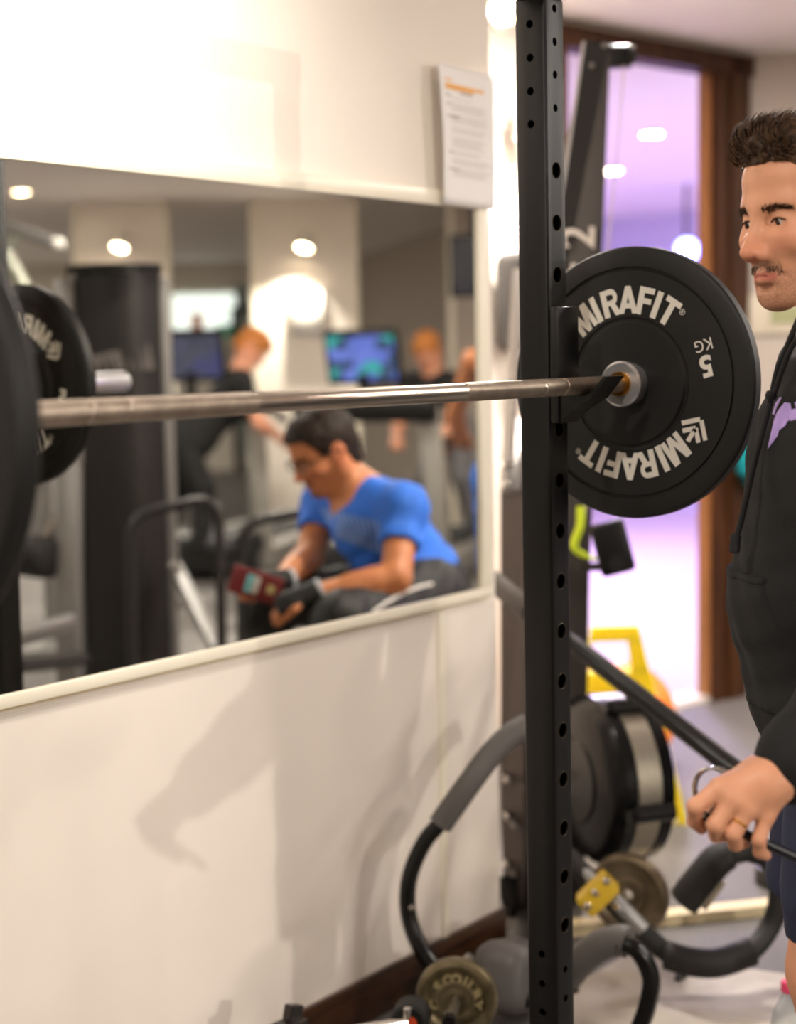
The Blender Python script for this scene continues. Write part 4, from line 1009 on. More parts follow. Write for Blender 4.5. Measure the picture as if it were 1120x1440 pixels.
# hoodie
M_hood = mat('black_sweatshirt', (17, 16, 16), .85, bump=.25, bscale=260, noise=.12, nscale=9)
def torso(S_, g):
    S_.ell(BF(.004, 0, 1.245), (.112+g, .165+g, .185), BF.R, .05); S_.ell(BF(.020, 0, 1.075), (.118+g, .150+g, .15), BF.R, .06)
    S_.ell(BF(.0, 0, .93), (.110+g, .150+g, .10), BF.R, .05)
    for s in (1, -1): S_.cone(BF(-.035, s*.05, 1.425), BF(-.012, s*.165, 1.385), .055+g, .060+g, .05)
wr_f = lambda X, Y, Z: .0016*np.sin(55*Z+18*X+22*np.sin(9*Y))*np.sin(14*(X+Y))+.0011*np.sin(80*X-50*Z)+.0009*np.sin(120*Z+40*Y)
S = SDF(lo-.05, hi+.05, .0062); torso(S, .014)
S.chain([sh_l, el_l, el_l*.55+wr_l*.45, el_l*.10+wr_l*.90], [.068, .066, .060, .046], .04)
S.cone(el_l*.22+wr_l*.78, el_l*.16+wr_l*.84, .055, .053, .012)
S.chain([sh_r, el_r, el_r*.12+wr_r*.88], [.068, .060, .046], .04)
# collar and hood lying behind the neck
for a0, a1 in zip(range(-150, 151, 25), range(-125, 176, 25)):
    f = lambda a: HF(-.062+.078*math.cos(math.radians(a)), .078*math.sin(math.radians(a)), -.175-.035*math.cos(math.radians(a)))
    S.cone(f(a0), f(a1), .022, .022, .02)
S.ell(BF(-.12, 0, 1.40), (.055, .12, .09), BF.R, .05)
S.shift(wr_f); S.plane(BF(0, 0, .87), (0, 0, -1))
# open the sleeve ends and the neck
S.plane(el_l*.02+wr_l*.98, wr_l-el_l) if False else None
hood = S.build('hoodie', M_hood, man, relax=2)
# ribbed cuff
cu_a, cu_b = el_l*.155+wr_l*.845, el_l*.01+wr_l*.99; ax_ = Vector(cu_b-cu_a); n_ = ax_.length
MB().lathe(cu_a, ax_, [(.040, 0), (.0425, .004), (.0405, n_*.55), (.0385, n_-.004), (.036, n_), (.030, n_-.002)], 40, cap=False).build('cuff', mat('black_rib', (14, 13, 14), .9, bump=.3, bscale=300), hood)
# kangaroo pocket: a second layer following the belly
S = SDF(BF(0, 0, 1.05)-.26, BF(0, 0, 1.05)+.26, .005); torso(S, .0185); S.shift(wr_f)
for p, n in ((BF(0, 0, 1.118), (0, 0, 1)), (BF(0, 0, .93), (0, 0, -1)), (BF(.05, 0, 0), -BF.R[:, 0]), (BF(0, .118, 1.10), BF.R@np.array((0, 1, .35))), (BF(0, -.118, 1.10), BF.R@np.array((0, -1, .35)))): S.plane(p, n)
pk = S.build('pocket', M_hood, hood, relax=1)
S2 = SDF(BF(0, 0, 1.11)-.26, BF(0, 0, 1.11)+.26, .004); torso(S2, .0205); S2.shift(wr_f)
for p, n in ((BF(0, 0, 1.121), (0, 0, 1)), (BF(0, 0, 1.1085), (0, 0, -1)), (BF(.05, 0, 0), -BF.R[:, 0]), (BF(0, .114, 1.10), BF.R@np.array((0, 1, .0))), (BF(0, -.114, 1.10), BF.R@np.array((0, -1, .0)))): S2.plane(p, n)
S2.build('pocket_hem', M_hood, hood, relax=1)
# draw cords
M_cord = mat('black_cord', (16, 15, 16), .8, bump=.5, bscale=900)
HB = bvh(hood)
def onhood(px, py, off=.006):
    v = ray(px, py); h = HB.ray_cast(EYE, v.normalized())
    return (h[0]-v.normalized()*off) if h[0] is not None else None
c1 = [at(1124, 448, 2.14), at(1108, 486, 2.15), at(1094, 520, 2.16), at(1086, 556, 2.17), at(1076, 596, 2.17), at(1062, 648, 2.17), at(1050, 700, 2.17), at(1042, 735, 2.17), at(1037, 752, 2.17)]
cord = MB().tube(smooth_path(c1, 6), .0042, 10).build('draw_cord', M_cord, hood)
MB().lathe(at(1085, 556, 2.165)+Vector((0, 0, .008)), (0, 0, -1), [(0, 0), (.006, .002), (.0085, .008), (.006, .014), (0, .016)], 14, cap=False).build('knot', M_cord, cord)
e1 = at(1036, 750, 2.17); MB().lathe(e1, at(1033, 776, 2.17)-e1, [(0, 0), (.006, .001), (.0075, .005), (.0065, .011), (.0075, .017), (.0065, .026), (0, .028)], 14, cap=False).build('cord_end', M_cord, cord)
c2 = [at(1126, 470, 2.13), at(1112, 492, 2.14), at(1100, 522, 2.15), at(1090, 552, 2.16)]
MB().tube(smooth_path(c2, 6), .0038, 10).build('draw_cord', M_cord, hood)
# lilac emblem printed on the chest
M_lil = mat('lilac_print', (176, 150, 214), .7)
def decal(polys, m, name, parent):
    bm = bmesh.new()
    for poly in polys:
        vs = [bm.verts.new((x, y, 0)) for x, y in poly]; bm.faces.new(vs)
    bmesh.ops.triangulate(bm, faces=bm.faces)
    bmesh.ops.subdivide_edges(bm, edges=bm.edges, cuts=4, use_grid_fill=True)
    bad = []
    for v in bm.verts:
        p = onhood(v.co.x, v.co.y, .0015)
        if p is None: bad.append(v)
        else: v.co = p
    if bad: bmesh.ops.delete(bm, geom=bad, context='VERTS')
    me = bpy.data.meshes.new(name); bm.to_mesh(me); bm.free(); o = link_mesh(name, me, m, parent, smooth=True)
    md = o.modifiers.new('s', 'SOLIDIFY'); md.thickness = .0008; md.offset = 0; return o
decal([[(1080, 632), (1087, 600), (1089, 590), (1094, 578), (1104, 566), (1112, 567), (1114, 577), (1109, 592), (1104, 600), (1096, 605), (1094, 613)],
       [(1087, 582), (1091, 568), (1098, 558), (1100, 559), (1097, 566), (1093, 574), (1090, 584)],
       [(1106, 588), (1113, 576), (1122, 574), (1136, 570), (1136, 586), (1120, 590), (1112, 592)],
       [(1118, 566), (1136, 560), (1136, 570), (1120, 574)]], M_lil, 'emblem', hood)
# shorts
M_navy = mat('navy_shorts', (24, 30, 58), .7, bump=.12, bscale=200)
S = SDF(BF(0, 0, .75)-.36, BF(0, 0, .75)+.36, .006)
S.ell(BF(-.02, 0, .93), (.122, .165, .13), BF.R, .05)
for s in (1, -1): S.cone(BF(HX, s*.088, .88), BF(HX+.012, s*.098, .60), .100, .088, .04)
S.shift(lambda X, Y, Z: .0022*np.sin(38*Z+24*X-16*Y)+.0014*np.sin(70*Z-40*Y)); S.plane(BF(0, 0, .618), (0, 0, -1)); S.plane(BF(0, 0, .99), (0, 0, 1))
S.build('shorts', M_navy, man, relax=1)
M_shoe = mat('grey_shoe', (70, 70, 74), .6)
for s in (1, -1):
    S = SDF(BF(HX+.05, s*.1, .05)-.2, BF(HX+.05, s*.1, .05)+.2, .006); S.chain([BF(HX-.045, s*.095, .06), BF(HX+.04, s*.10, .052), BF(HX+.145, s*.105, .035)], [.047, .043, .033], .02); S.plane((0, 0, .002), (0, 0, -1)); S.plane((0, 0, .10), (0, 0, 1)); S.build('shoe', M_shoe, man)
# gold ring
rg = fingers['ring']; pr = rg[0]*.42+rg[1]*.58; axr = Vector(rg[1]-rg[0]).normalized()
MB().lathe(Vector(pr)-axr*.0015, axr, [(.0106, 0), (.0114, .0006), (.0114, .0026), (.0106, .0032), (.0102, .0016), (.0106, 0)], 32, cap=False).build('gold_ring', mat('gold', (226, 176, 70), .2, metal=1.0), man)
# spring collar in the hand
scr = empty('spring_collar', hp(996, 1110, .02), 'chrome spring collar with black grips held in the hand of the hoodie man', 'collar')
rc = at(1002, 1112, HD+.040); ra_ = (ray(1002, 1112)+RT*.5+UP*.1).normalized(); e1 = ra_.orthogonal().normalized(); e2 = ra_.cross(e1)
coil = [rc+(e1*math.cos(t)+e2*math.sin(t))*.0272+ra_*(.0042*t/(2*PI)) for t in np.linspace(0, 2*PI*3.3, 120)]
MB().tube(coil, .0021, 10).build('coil', M_chrome, scr)
g0_, g1_ = hp(990, 1147, .012), hp(1150, 1219, .018)
MB().rod(g0_, g1_, .0062, seg=18).build('grip', mat('grip_black', (18, 19, 24), .3), scr)
MB().tube([coil[-1], Vector(hp(1000, 1140, .016)), Vector(hp(996, 1150, .014)), Vector(g0_)], .0021, 8).rod(g0_-(g1_-g0_)*.03, g0_, .0045, .0058).build('wire_arm', M_chrome, scr)
g2_, g3_ = hp(1010, 1122, .034), hp(1060, 1120, .046); MB().rod(g2_, g3_, .0062, seg=18).build('grip', mat('grip_black', (18, 19, 24), .3), scr)

# ------------------------------------------------------------------ the gym behind the camera, seen in the mirror
frt = fright          # to the right as the mirror shows it
def VP(px, py, d): return V(px, py, d)
def Rdir(extra=0.0):   # box frame: x to the mirrored right, y away
    return Matrix.Rotation(math.atan2(fright.y, fright.x)+math.radians(extra), 3, 'Z')
RD = Rdir()
M_dgrey = mat('dark_grey_frame', (72, 70, 68), .4, metal=.3)
# columns with spot lamps
def column(name, px0, px1, dep, m=M_wall, z1=CE):
    a = (px0-560)/FPX*dep; b = (px1-560)/FPX*dep; mb = MB(); slab(mb, VF(a, dep), VF(b, dep), 0, z1, .35, fdir); return struct(name, mb, m, smooth=False)
column('wall_pillar', 120, 238, FD); column('wall_pillar', 366, 500, FD); column('wall_pillar', 640, 800, FD, M_grey)
tb_ = MB(); 
for p0, p1 in ((238, 246), (358, 366), (500, 507), (632, 640), (112, 120)):
    a = (p0-560)/FPX*FD; b = (p1-560)/FPX*FD; t_ = MB(); slab(t_, VF(a, FD-.02), VF(b, FD-.02), 0, CE-.03, .06, fdir); struct('trim_5', t_, M_frame, smooth=False)
for px, lab in ((172, 'glowing spot lamp on the pillar above the black weight tower, seen in the mirror'), (425, 'glowing spot lamp on the pillar above the treadmill screen, seen in the mirror')):
    p = VF((px+12-560)/FPX*FD, FD, V(px, 340, FD).z+.02)
    wall_spot('wall_spot_lamp', p, -fdir, p-fdir*.32-fright*.12+Vector((0, 0, -.55)), lab, r=.06, L=.16, energy=220, cone=120)
# dispenser on the second pillar
c = VF((435-560)/FPX*FD, FD-.035, V(435, 437, FD).z); dsp = empty('paper_dispenser', c, 'white paper dispenser box on the pillar above the treadmill screen', 'dispenser')
MB().box(c, (.24, .06, .30), RD, .012).build('cover', mat('dispenser_white', (238, 234, 226), .3), dsp); MB().box(c-Vector((0, 0, .16)), (.23, .055, .03), RD, .004).build('tray', M_greymetal, dsp)
# television
c = VP(664, 374, 9.6); tv = empty('television', c, 'black wall television at the right end of the mirror', 'television')
MB().box(c, (.30, .06, .37), RD, .008).build('casing', M_black, tv)
MB().box(c-fdir*.031, (.27, .004, .34), RD).build('screen', mat('dark_screen', (16, 22, 34), .12), tv)
MB().rod(c+fdir*.03, Vector((c.x+fdir.x*.1, c.y+fdir.y*.1, c.z+.0)), .03).rod(Vector((c.x+fdir.x*.1, c.y+fdir.y*.1, c.z)), Vector((c.x+fdir.x*.1, c.y+fdir.y*.1, CE)), .022).build('ceiling_bracket', M_black, tv)
# things on the back wall
BD = FD+8.0
def BW(px, py, off=.02): v = VF((px-560)/FPX*(BD-off), BD-off, V(px, py, BD).z); return v
win = MB().box(BW(292, 443), (.85, .03, .50), RD); struct('window_1', win, mat('lit_window', (226, 236, 232), .4, emit=1.4), smooth=False)
for px, py, w, h, col, nm, lab in ((282, 452, .14, .20, (226, 120, 40), 'poster', 'small orange poster on the lit window behind the ginger man'), (325, 465, .30, .14, (40, 168, 120), 'poster', 'green poster on the lit window beside the ginger hair')):
    c = BW(px, py, .05); o = empty(nm, c, lab, 'poster'); MB().box(c, (w, .01, h), RD).build('sheet', mat('poster_%d' % px, col, .5), o, smooth=False)
dr_ = MB().box(BW(356, 520), (.36, .06, 2.1), RD); struct('door_2', dr_, mat('door_glass_grey', (150, 160, 156), .3), smooth=False)
dr_ = MB(); 
for dx, w, z0, z1 in ((-.21, .06, 0, 2.0), (.21, .06, 0, 2.0)): dr_.box(BW(356, 470, .07)+fright*dx+Vector((0, 0, 1.0-BW(356, 470).z)), (w, .06, 2.0), RD)
dr_.box(BW(356, 470, .07)+Vector((0, 0, 2.0-BW(356, 470).z)), (.48, .06, .07), RD); struct('trim_6', dr_, M_black, smooth=False)
tp = MB().box(BW(620, 470), (.24, .03, 1.6), RD); struct('trim_7', tp, mat('teal_panel', (70, 150, 160), .5), smooth=False)
# ceiling downlight seen in the mirror
q = Vz(27, 270, CE-.004); d = empty('ceiling_downlight', q, 'single round downlight in the ceiling at the top left of the mirror', 'ceiling light')
MB().lathe(q, (0, 0, -1), [(0, 0), (.055, 0), (.055, .003)], 24, cap=False).build('lens', M_lamp, d)
MB().lathe(q, (0, 0, -1), [(.056, -.003), (.075, -.003), (.072, .006), (.056, .006), (.056, -.003)], 24, cap=False).build('trim_ring', M_lampw, d)

# ---- weight tower
TD = 6.4
def TP(px, z, dd_=0.0): v = VF((px-560)/FPX*(TD+dd_), TD+dd_); v.z = z; return v
ztop = V(170, 374, TD).z
tw = empty('weight_tower', TP(170, 0), 'tall black cable machine tower with silver side posts, seen in the mirror', 'weight machine')
mb = MB(); n = 14
fp_ = [TP(111+117*i/n, 0, -.09*math.sin(PI*i/n)-.02) for i in range(n+1)] + [TP(228, 0, .30), TP(111, 0, .30)]
mb.prism([(p.x, p.y, .02) for p in fp_], (0, 0, ztop-.05)); mb.build('shroud', mat('tower_black', (30, 28, 27), .45), tw, angle=25)
mb = MB(); mb.prism([(p.x, p.y, ztop-.03) for p in [TP(98+134*i/n, 0, -.12*math.sin(PI*i/n)-.025) for i in range(n+1)] + [TP(232, 0, .34), TP(98, 0, .34)]], (0, 0, .03)); mb.build('top_cap', M_black, tw, angle=25)
for px, w in ((98, .075), (234, .035)):
    c = TP(px, ztop/2-.02, .05); MB().box(c, (w, .10, ztop-.06), RD, .008).build('side_post', M_greymetal, tw)
lg = MB()
for k in range(9):
    a = TP(128+k*10.5, V(170, 520, TD).z, -.115+.012*abs(k-4)); lg.beam(a, a+Vector((0, 0, .05+.006*k))-fright*.02, .03, .004, up=fdir)
lg.build('printed_logo', mat('faded_print', (104, 98, 96), .6), tw, smooth=False)
MB().beam(VP(240, 795, TD-.1), VP(302, 915, TD-.5), .05, .04, bev=.004).build('strut', M_greymetal, tw)
for x, y in ((243, 797), (250, 850)): MB().lathe(VP(x, y, TD-.15), -fdir, [(0, .02), (.014, .018), (.018, 0), (.018, -.02)], 14, cap=False).build('bolt', M_chrome, tw)
ftb = TP(170, .03, .1); MB().box(ftb, (.42, .5, .06), RD, .01).build('base', M_dgrey, tw)
# ---- leg machine left of the tower
lm = empty('leg_machine', TP(60, 0, -.2), 'grey leg machine with round black pads left of the tower, seen in the mirror', 'weight machine')
LD = 5.75
for a, b, w in (((92, 600), (92, 1010), .08), ((70, 640), (110, 640), .05)): MB().beam(VP(*a, LD), VP(*b, LD), w, .06, bev=.008).build('frame_post', M_greymetal, lm)
MB().beam(VP(-40, 915, LD-.4), VP(98, 872, LD-.2), .055, .055, bev=.008).build('cross_bar', M_greymetal, lm)
MB().beam(VP(20, 935, LD-.5), VP(112, 925, LD-.2), .05, .05, bev=.008).build('seat_bar', M_dgrey, lm)
MB().lathe(VP(46, 782, LD), fright*.8-fdir*.6, [(0, -.08), (.05, -.08), (.075, -.065), (.078, 0), (.075, .065), (.05, .08), (0, .08)], 28, cap=False).build('roller_pad', M_foamdk, lm)
MB().rod(VP(46, 782, LD), VP(92, 700, LD), .02).build('pad_arm', M_chrome, lm)
MB().rod(VP(96, 1000, LD), VP(96, 1000, LD)-fright*.5, .03).build('foot_tube', M_greymetal, lm)
bm_ = VP(92, 1010, LD); MB().box((bm_.x, bm_.y, .03), (.22, .40, .06), RD, .01).beam((bm_.x, bm_.y, .05), (bm_.x, bm_.y, bm_.z+.05), .08, .06).build('base', M_greymetal, lm)
# ---- overhead cable arm
oa = empty('cable_machine', TP(20, 0, .4), 'silver overhead arm of a cable machine in the top left of the mirror', 'weight machine')
AD = 7.7
MB().beam(VP(-60, 298, AD), VP(74, 342, AD-.2), .05, .05, bev=.006).build('overhead_arm', M_greymetal, oa)
MB().lathe(VP(76, 343, AD-.2), fright, [(0, -.01), (.028, -.01), (.03, .0), (.022, .03), (0, .034)], 20, cap=False).build('end_cap', mat('cap_white', (240, 238, 230), .3), oa)
for a, b, r in (((-10, 335), (66, 470), .035), ((-40, 400), (20, 330), .028)): MB().rod(VP(*a, AD+.1), VP(*b, AD+.1), r).build('brace', mat('pale_green_grey', (150, 152, 138), .4, metal=.5), oa)
cm = VP(60, 470, AD+.1); MB().beam((cm.x, cm.y, 0), (cm.x, cm.y, cm.z+.05), .08, .08).box((cm.x, cm.y, .03), (.5, .7, .06), RD).build('post', M_greymetal, oa)
# ---- black guard frames
def ugate(pts, d, lab):
    P_ = [VP(x, y, d) for x, y in pts]; g_ = empty('guard_frame', Vector((P_[0].x, P_[0].y, 0)), lab, 'frame')
    b0 = Vector((P_[0].x, P_[0].y, .02)); b1 = Vector((P_[-1].x, P_[-1].y, .02))
    def rnd(L):
        o = [L[0]]
        for a, b, c in zip(L, L[1:], L[2:]):
            u = (a-b).normalized(); w = (c-b).normalized(); r = .09
            o += [b+u*r*(1-t)**2+w*r*t*t for t in (0, .25, .5, .75, 1)]
        return o+[L[-1]]
    MB().tube(rnd([b0, P_[1], P_[2], b1]), .019, 14).build('bent_tube', mat('satin_black_tube', (40, 38, 37), .4), g_)
    for b in (b0, b1): MB().lathe(b-Vector((0, 0, .02)), (0, 0, 1), [(0, 0), (.035, 0), (.035, .02), (.02, .025), (0, .025)], 16, cap=False).build('foot', M_rubber, g_)
ugate([(178, 925), (178, 724), (302, 698), (306, 930)], 5.75, 'black bent tube frame in front of the weight tower, seen in the mirror')
ugate([(332, 880), (332, 736), (520, 700), (522, 880)], 5.9, 'black bent tube frame behind the seated man, seen in the mirror')

# ---- treadmills
M_tread = mat('treadmill_grey', (128, 124, 120), .45); M_belt = mat('belt_black', (34, 33, 33), .8)
def screen_mat(name, cols, e):
    m = bpy.data.materials.new(name); m.use_nodes = True; nt = m.node_tree; N = nt.nodes; b = N['Principled BSDF']
    tc = N.new('ShaderNodeTexCoord'); mp = N.new('ShaderNodeMapping'); nt.links.new(tc.outputs['Generated'], mp.inputs[0]); mp.inputs['Scale'].default_value = (5, 5, 4)
    v = N.new('ShaderNodeTexVoronoi'); v.distance = 'CHEBYCHEV'; v.inputs['Scale'].default_value = 1.0; v.inputs['Randomness'].default_value = .6; nt.links.new(mp.outputs[0], v.inputs[0])
    s = N.new('ShaderNodeSeparateColor'); nt.links.new(v.outputs['Color'], s.inputs[0])
    r = N.new('ShaderNodeValToRGB'); r.color_ramp.interpolation = 'CONSTANT'; el = r.color_ramp.elements
    el[0].color = lin(cols[0]); el[1].color = lin(cols[-1]); el[1].position = 1-1/len(cols)
    for i, c in enumerate(cols[1:-1]): e_ = el.new((i+1)/len(cols)); e_.color = lin(c)
    nt.links.new(s.outputs[0], r.inputs[0]); nt.links.new(r.outputs[0], b.inputs['Emission Color']); b.inputs['Emission Strength'].default_value = e; b.inputs['Base Color'].default_value = (0, 0, 0, 1); return m
M_scr1 = screen_mat('screen_tiles', [(60, 80, 120), (110, 130, 230), (60, 190, 180), (70, 90, 130), (120, 140, 240)], .8)
M_scr2 = screen_mat('screen_dim', [(96, 98, 120), (110, 112, 140), (100, 100, 160), (108, 110, 128)], .45)
def treadmill(cpx, cpy, d, yaw, scr, label):
    """console at a mirror point, deck running back from it"""
    c = VP(cpx, cpy, d); t = empty('treadmill', Vector((c.x, c.y, 0)), label, 'treadmill')
    Rt = Rdir(yaw); X = Rt @ Vector((1, 0, 0)); Y = Rt @ Vector((0, 1, 0)); Z = Vector((0, 0, 1)); g = Vector((c.x, c.y, 0))
    if Y.dot(fdir) < 0: Y = -Y
    MB().box(g+Y*1.05+Z*.10, (.82, 1.9, .16), Rt, .02).build('deck', M_tread, t)
    MB().box(g+Y*1.10+Z*.185, (.54, 1.75, .012), Rt).build('belt', M_belt, t)
    MB().box(g+Y*.12+Z*.17, (.80, .42, .26), Rt, .06, 4).build('motor_hood', mat('hood_black', (30, 30, 31), .4), t)
    for s in (1, -1): MB().beam(g+X*s*.38+Y*.25+Z*.06, g+X*s*.40+Y*.05+Z*1.12, .13, .06, up=Y, bev=.015).build('upright', mat('upright_grey', (172, 168, 160), .4, metal=.3), t)
    for s in (1, -1): MB().tube(smooth_path([g+X*s*.40+Y*.0+Z*1.14, g+X*s*.42+Y*.25+Z*1.10, g+X*s*.42+Y*.62+Z*1.0], 6), .028, 12).build('handrail', M_black, t)
    MB().box(g+Y*.05+Z*1.10, (.92, .20, .16), Rt, .04, 3).build('control_panel', M_black, t)
    Rc = Rt @ Matrix.Rotation(math.radians(-14), 3, 'X'); cs = MB().box(c, (.47, .05, .34), Rc, .015, 3).build('console', M_black, t)
    nrm = Rc @ Vector((0, 1, 0)); nrm = nrm if nrm.dot(fdir) < 0 else -nrm
    MB().box(c+nrm*.027, (.42, .004, .27), Rc).build('screen', scr, cs, smooth=False)
    MB().rod(g+Z*1.12, c-Z*.1, .035).build('neck', M_black, t)
    return t
treadmill(507, 502, 9.6, 20, M_scr1, 'treadmill with a bright blue and teal screen behind the seated man')
treadmill(264, 500, 10.2, 14, M_scr2, 'treadmill with a dim violet screen beside the ginger man in black')

# ---- people seen in the mirror
def figure(name, label, J, HFr, skin, shirt, legs, h=.008, fine=False, sleeve=.5, shirt_z=None, shoes=None, hands=True, grip=None, skip_legs=False):
    """one continuous body from joints, with a shirt and trousers over it"""
    base = Vector((J['hip'][0], J['hip'][1], 0)); p = empty(name, base, label, 'person')
    pts = np.array([np.array(v) for v in J.values()]+[HFr.o]); lo, hi = pts.min(0)-.2, pts.max(0)+.2; lo[2] = max(lo[2], -.01)
    A = {k: np.array(v) for k, v in J.items()}
    def trunk(S_, g):
        S_.chain([A['hip'], A['waist'], A['chest']], [.118+g, .112+g, .125+g], .08)
        if not (g > 0 and sleeve == 0): S_.cone(A['shl'], A['chest'], .050+g, .085+g, .05); S_.cone(A['shr'], A['chest'], .050+g, .085+g, .05); S_.cone(A['shl'], A['shr'], .050+g, .050+g, .05); [S_.cone(A['neck']*.75+A['chest']*.25, A['sh'+s], .050+g, .048+g, .04) for s in 'lr']
        for s in 'lr': S_.cone(A['hip'], A['hp'+s], .11+g, .098+g, .05)
    S_ = SDF(lo, hi, h, rng3(HFr.o[0], .13, .0045), rng3(HFr.o[1], .13, .0045), rng3(HFr.o[2], .14, .0045)) if fine else SDF(lo, hi, h)
    head_prims(S_, HFr, fine=fine)
    S_.cone(HFr(-.025, 0, -.05), A['neck'], .053, .060, .03); S_.cone(A['neck'], A['chest'], .06, .09, .05)
    trunk(S_, -.012)
    for s in 'lr':
        S_.chain([A['sh'+s], A['el'+s], A['wr'+s]], [.050, .043, .029], .02)
        S_.cone(A['el'+s]*.75+A['wr'+s]*.25, A['el'+s]*.5+A['wr'+s]*.5, .043, .036, .02)
        S_.chain([A['hp'+s], A['kn'+s], A['an'+s]], [.092, .058, .040], .03); S_.cone(A['an'+s], A['to'+s], .038, .028, .02)
        w = A['wr'+s]; f = A['ha'+s]; dv = f-w; L = np.linalg.norm(dv); dv /= L
        sdv = np.cross(dv, (0, 0, 1.0)); sdv /= np.linalg.norm(sdv)+1e-9; pal = np.cross(sdv, dv)
        S_.cone(w, w+dv*.06, .026, .030, .015, flat=(pal, .7))
        for q in range(4):
            o_ = (q-1.5)*.020; b0 = w+dv*.075+sdv*o_; fl = (.030, .034, .032, .025)[q]
            S_.chain([w+dv*.03+sdv*o_*.6, b0, b0+dv*fl*.9-pal*.012, b0+dv*fl*1.1-pal*.035], [.014, .0105, .0092, .0078], .006)
        S_.chain([w+dv*.02+sdv*.02, w+dv*.05+sdv*.045-pal*.01, w+dv*.085+sdv*.04-pal*.025], [.014, .011, .009], .008)
    body = S_.build('body', skin, p, relax=1, tint=face_tint(HFr, .6, True) if fine else face_tint(HFr, .0))
    wrk = lambda X, Y, Z: .0025*np.sin(48*Z+20*X)*np.sin(17*(X-Y))+.0018*np.sin(75*X+55*Y-60*Z)
    S_ = SDF(lo, hi, max(.006, h*.9)); trunk(S_, .006)
    S_.cone(A['neck']*.8+A['chest']*.2, A['chest'], .066, .10, .04)
    for s in 'lr':
        if sleeve > 0: e = A['sh'+s]*(1-sleeve)+A['el'+s]*sleeve; S_.cone(A['sh'+s], e, .058, .060, .04)
    S_.shift(wrk)
    for s in 'lr':      # cut off below the sleeve and at the neck
        if sleeve > 0:
            ax_ = A['el'+s]-A['sh'+s]; ax_ /= np.linalg.norm(ax_); e = A['sh'+s]*(1-sleeve)+A['el'+s]*sleeve
            S_.ell(e+ax_*.085, (.08, .08, .08), None, 0, 'sub')
    nk = A['neck']+(A['neck']-A['chest'])*.35+np.array((0, 0, .045)); S_.ell(nk, (.060, .060, .050), None, .01, 'sub')
    ax_ = A['hip']-A['chest']; ax_ /= np.linalg.norm(ax_); S_.plane(A['hip']+ax_*.02, ax_)
    sh_o = S_.build('shirt', shirt, p, relax=1)
    S_ = SDF(lo, hi, max(.007, h*.9))
    S_.cone(A['waist']*.35+A['hip']*.65, A['hip'], .118, .128, .04)
    for s in 'lr':
        S_.cone(A['hip'], A['hp'+s], .118, .108, .05); S_.chain([A['hp'+s], A['kn'+s], A['an'+s]], [.108, .078, .062], .03)
        S_.plane((0, 0, A['an'+s][2]-.02), (0, 0, -1)) if False else None
    S_.shift(wrk); S_.plane((0, 0, min(A['anl'][2], A['anr'][2])-.03), (0, 0, -1)); tr_ = S_.build('trousers', legs, p, relax=1)
    for s in 'lr':
        a = A['an'+s]; t = A['to'+s]; S_ = SDF(np.minimum(a, t)-.09, np.maximum(a, t)+.09, .008); S_.chain([a+np.array((0, 0, -.015)), t], [.048, .036], .02); S_.plane((0, 0, min(a[2], t[2])-.03), (0, 0, -1)); S_.build('shoe', shoes or M_shoe, p)
    return p, body, sh_o, tr_
sk2 = skin_mat('skin_tan', (188, 122, 82), hair=(40, 30, 24)); sk3 = skin_mat('skin_pale', (222, 158, 128))
def mirH(h): return -h            # heading of a thing whose mirror image has heading h
SDp = 4.75
Jm = {'neck': VP(492, 690, 4.78), 'chest': VP(520, 735, 4.78), 'waist': VP(556, 790, 4.82), 'hip': VP(588, 824, 4.85),
      'shl': VP(560, 714, 4.64), 'shr': VP(450, 704, 4.98), 'ell': VP(548, 812, 4.50), 'elr': VP(428, 782, 4.86), 'wrl': VP(425, 838, 4.44), 'wrr': VP(384, 818, 4.62),
      'hal': VP(358, 868, 4.42), 'har': VP(338, 826, 4.56), 'hpl': VP(590, 836, 4.72), 'hpr': VP(570, 830, 4.98), 'knl': VP(470, 872, 4.40), 'knr': VP(366, 846, 4.86),
      }
def ground(p, dx=0, z=.09): return Vector((p.x, p.y, z))
Jm['anl'] = ground(VP(492, 872, 4.45)); Jm['anr'] = ground(VP(380, 846, 4.9)); fwd = -fright
Jm['tol'] = Jm['anl']+fwd*.17+Vector((0, 0, -.05)); Jm['tor'] = Jm['anr']+fwd*.17+Vector((0, 0, -.05))
vh = math.degrees(CAM_YAW)+3+90
HM = Fr(np.array(VP(446, 634, 4.74)), frame3(mirH(vh+24), 24, 0), 1.0)
M_blue = mat('blue_tshirt', (44, 108, 214), .75, bump=.15, bscale=220, noise=.08, nscale=7); M_trk = mat('black_track_trousers', (30, 30, 31), .65)
sm, sbody, sshirt, strou = figure('person', 'seated man in a blue t-shirt and glasses looking at a phone, in the mirror', Jm, HM, sk2, M_blue, M_trk, .0065, True, .46)
mh2 = M_hair('dark_hair', (22, 15, 11), (44, 31, 23)); FBm = bvh(sbody)
hair_cap(HM, sm, mh2, line=.066, thick=.009); brows(HM, sm, mh2, FBm, 90); eyes(HM, sm, (1, 0, -.5)); beard(HM, sm, mh2, FBm, 220); beard(HM, sm, mh2, FBm, 220, 'goatee', True)
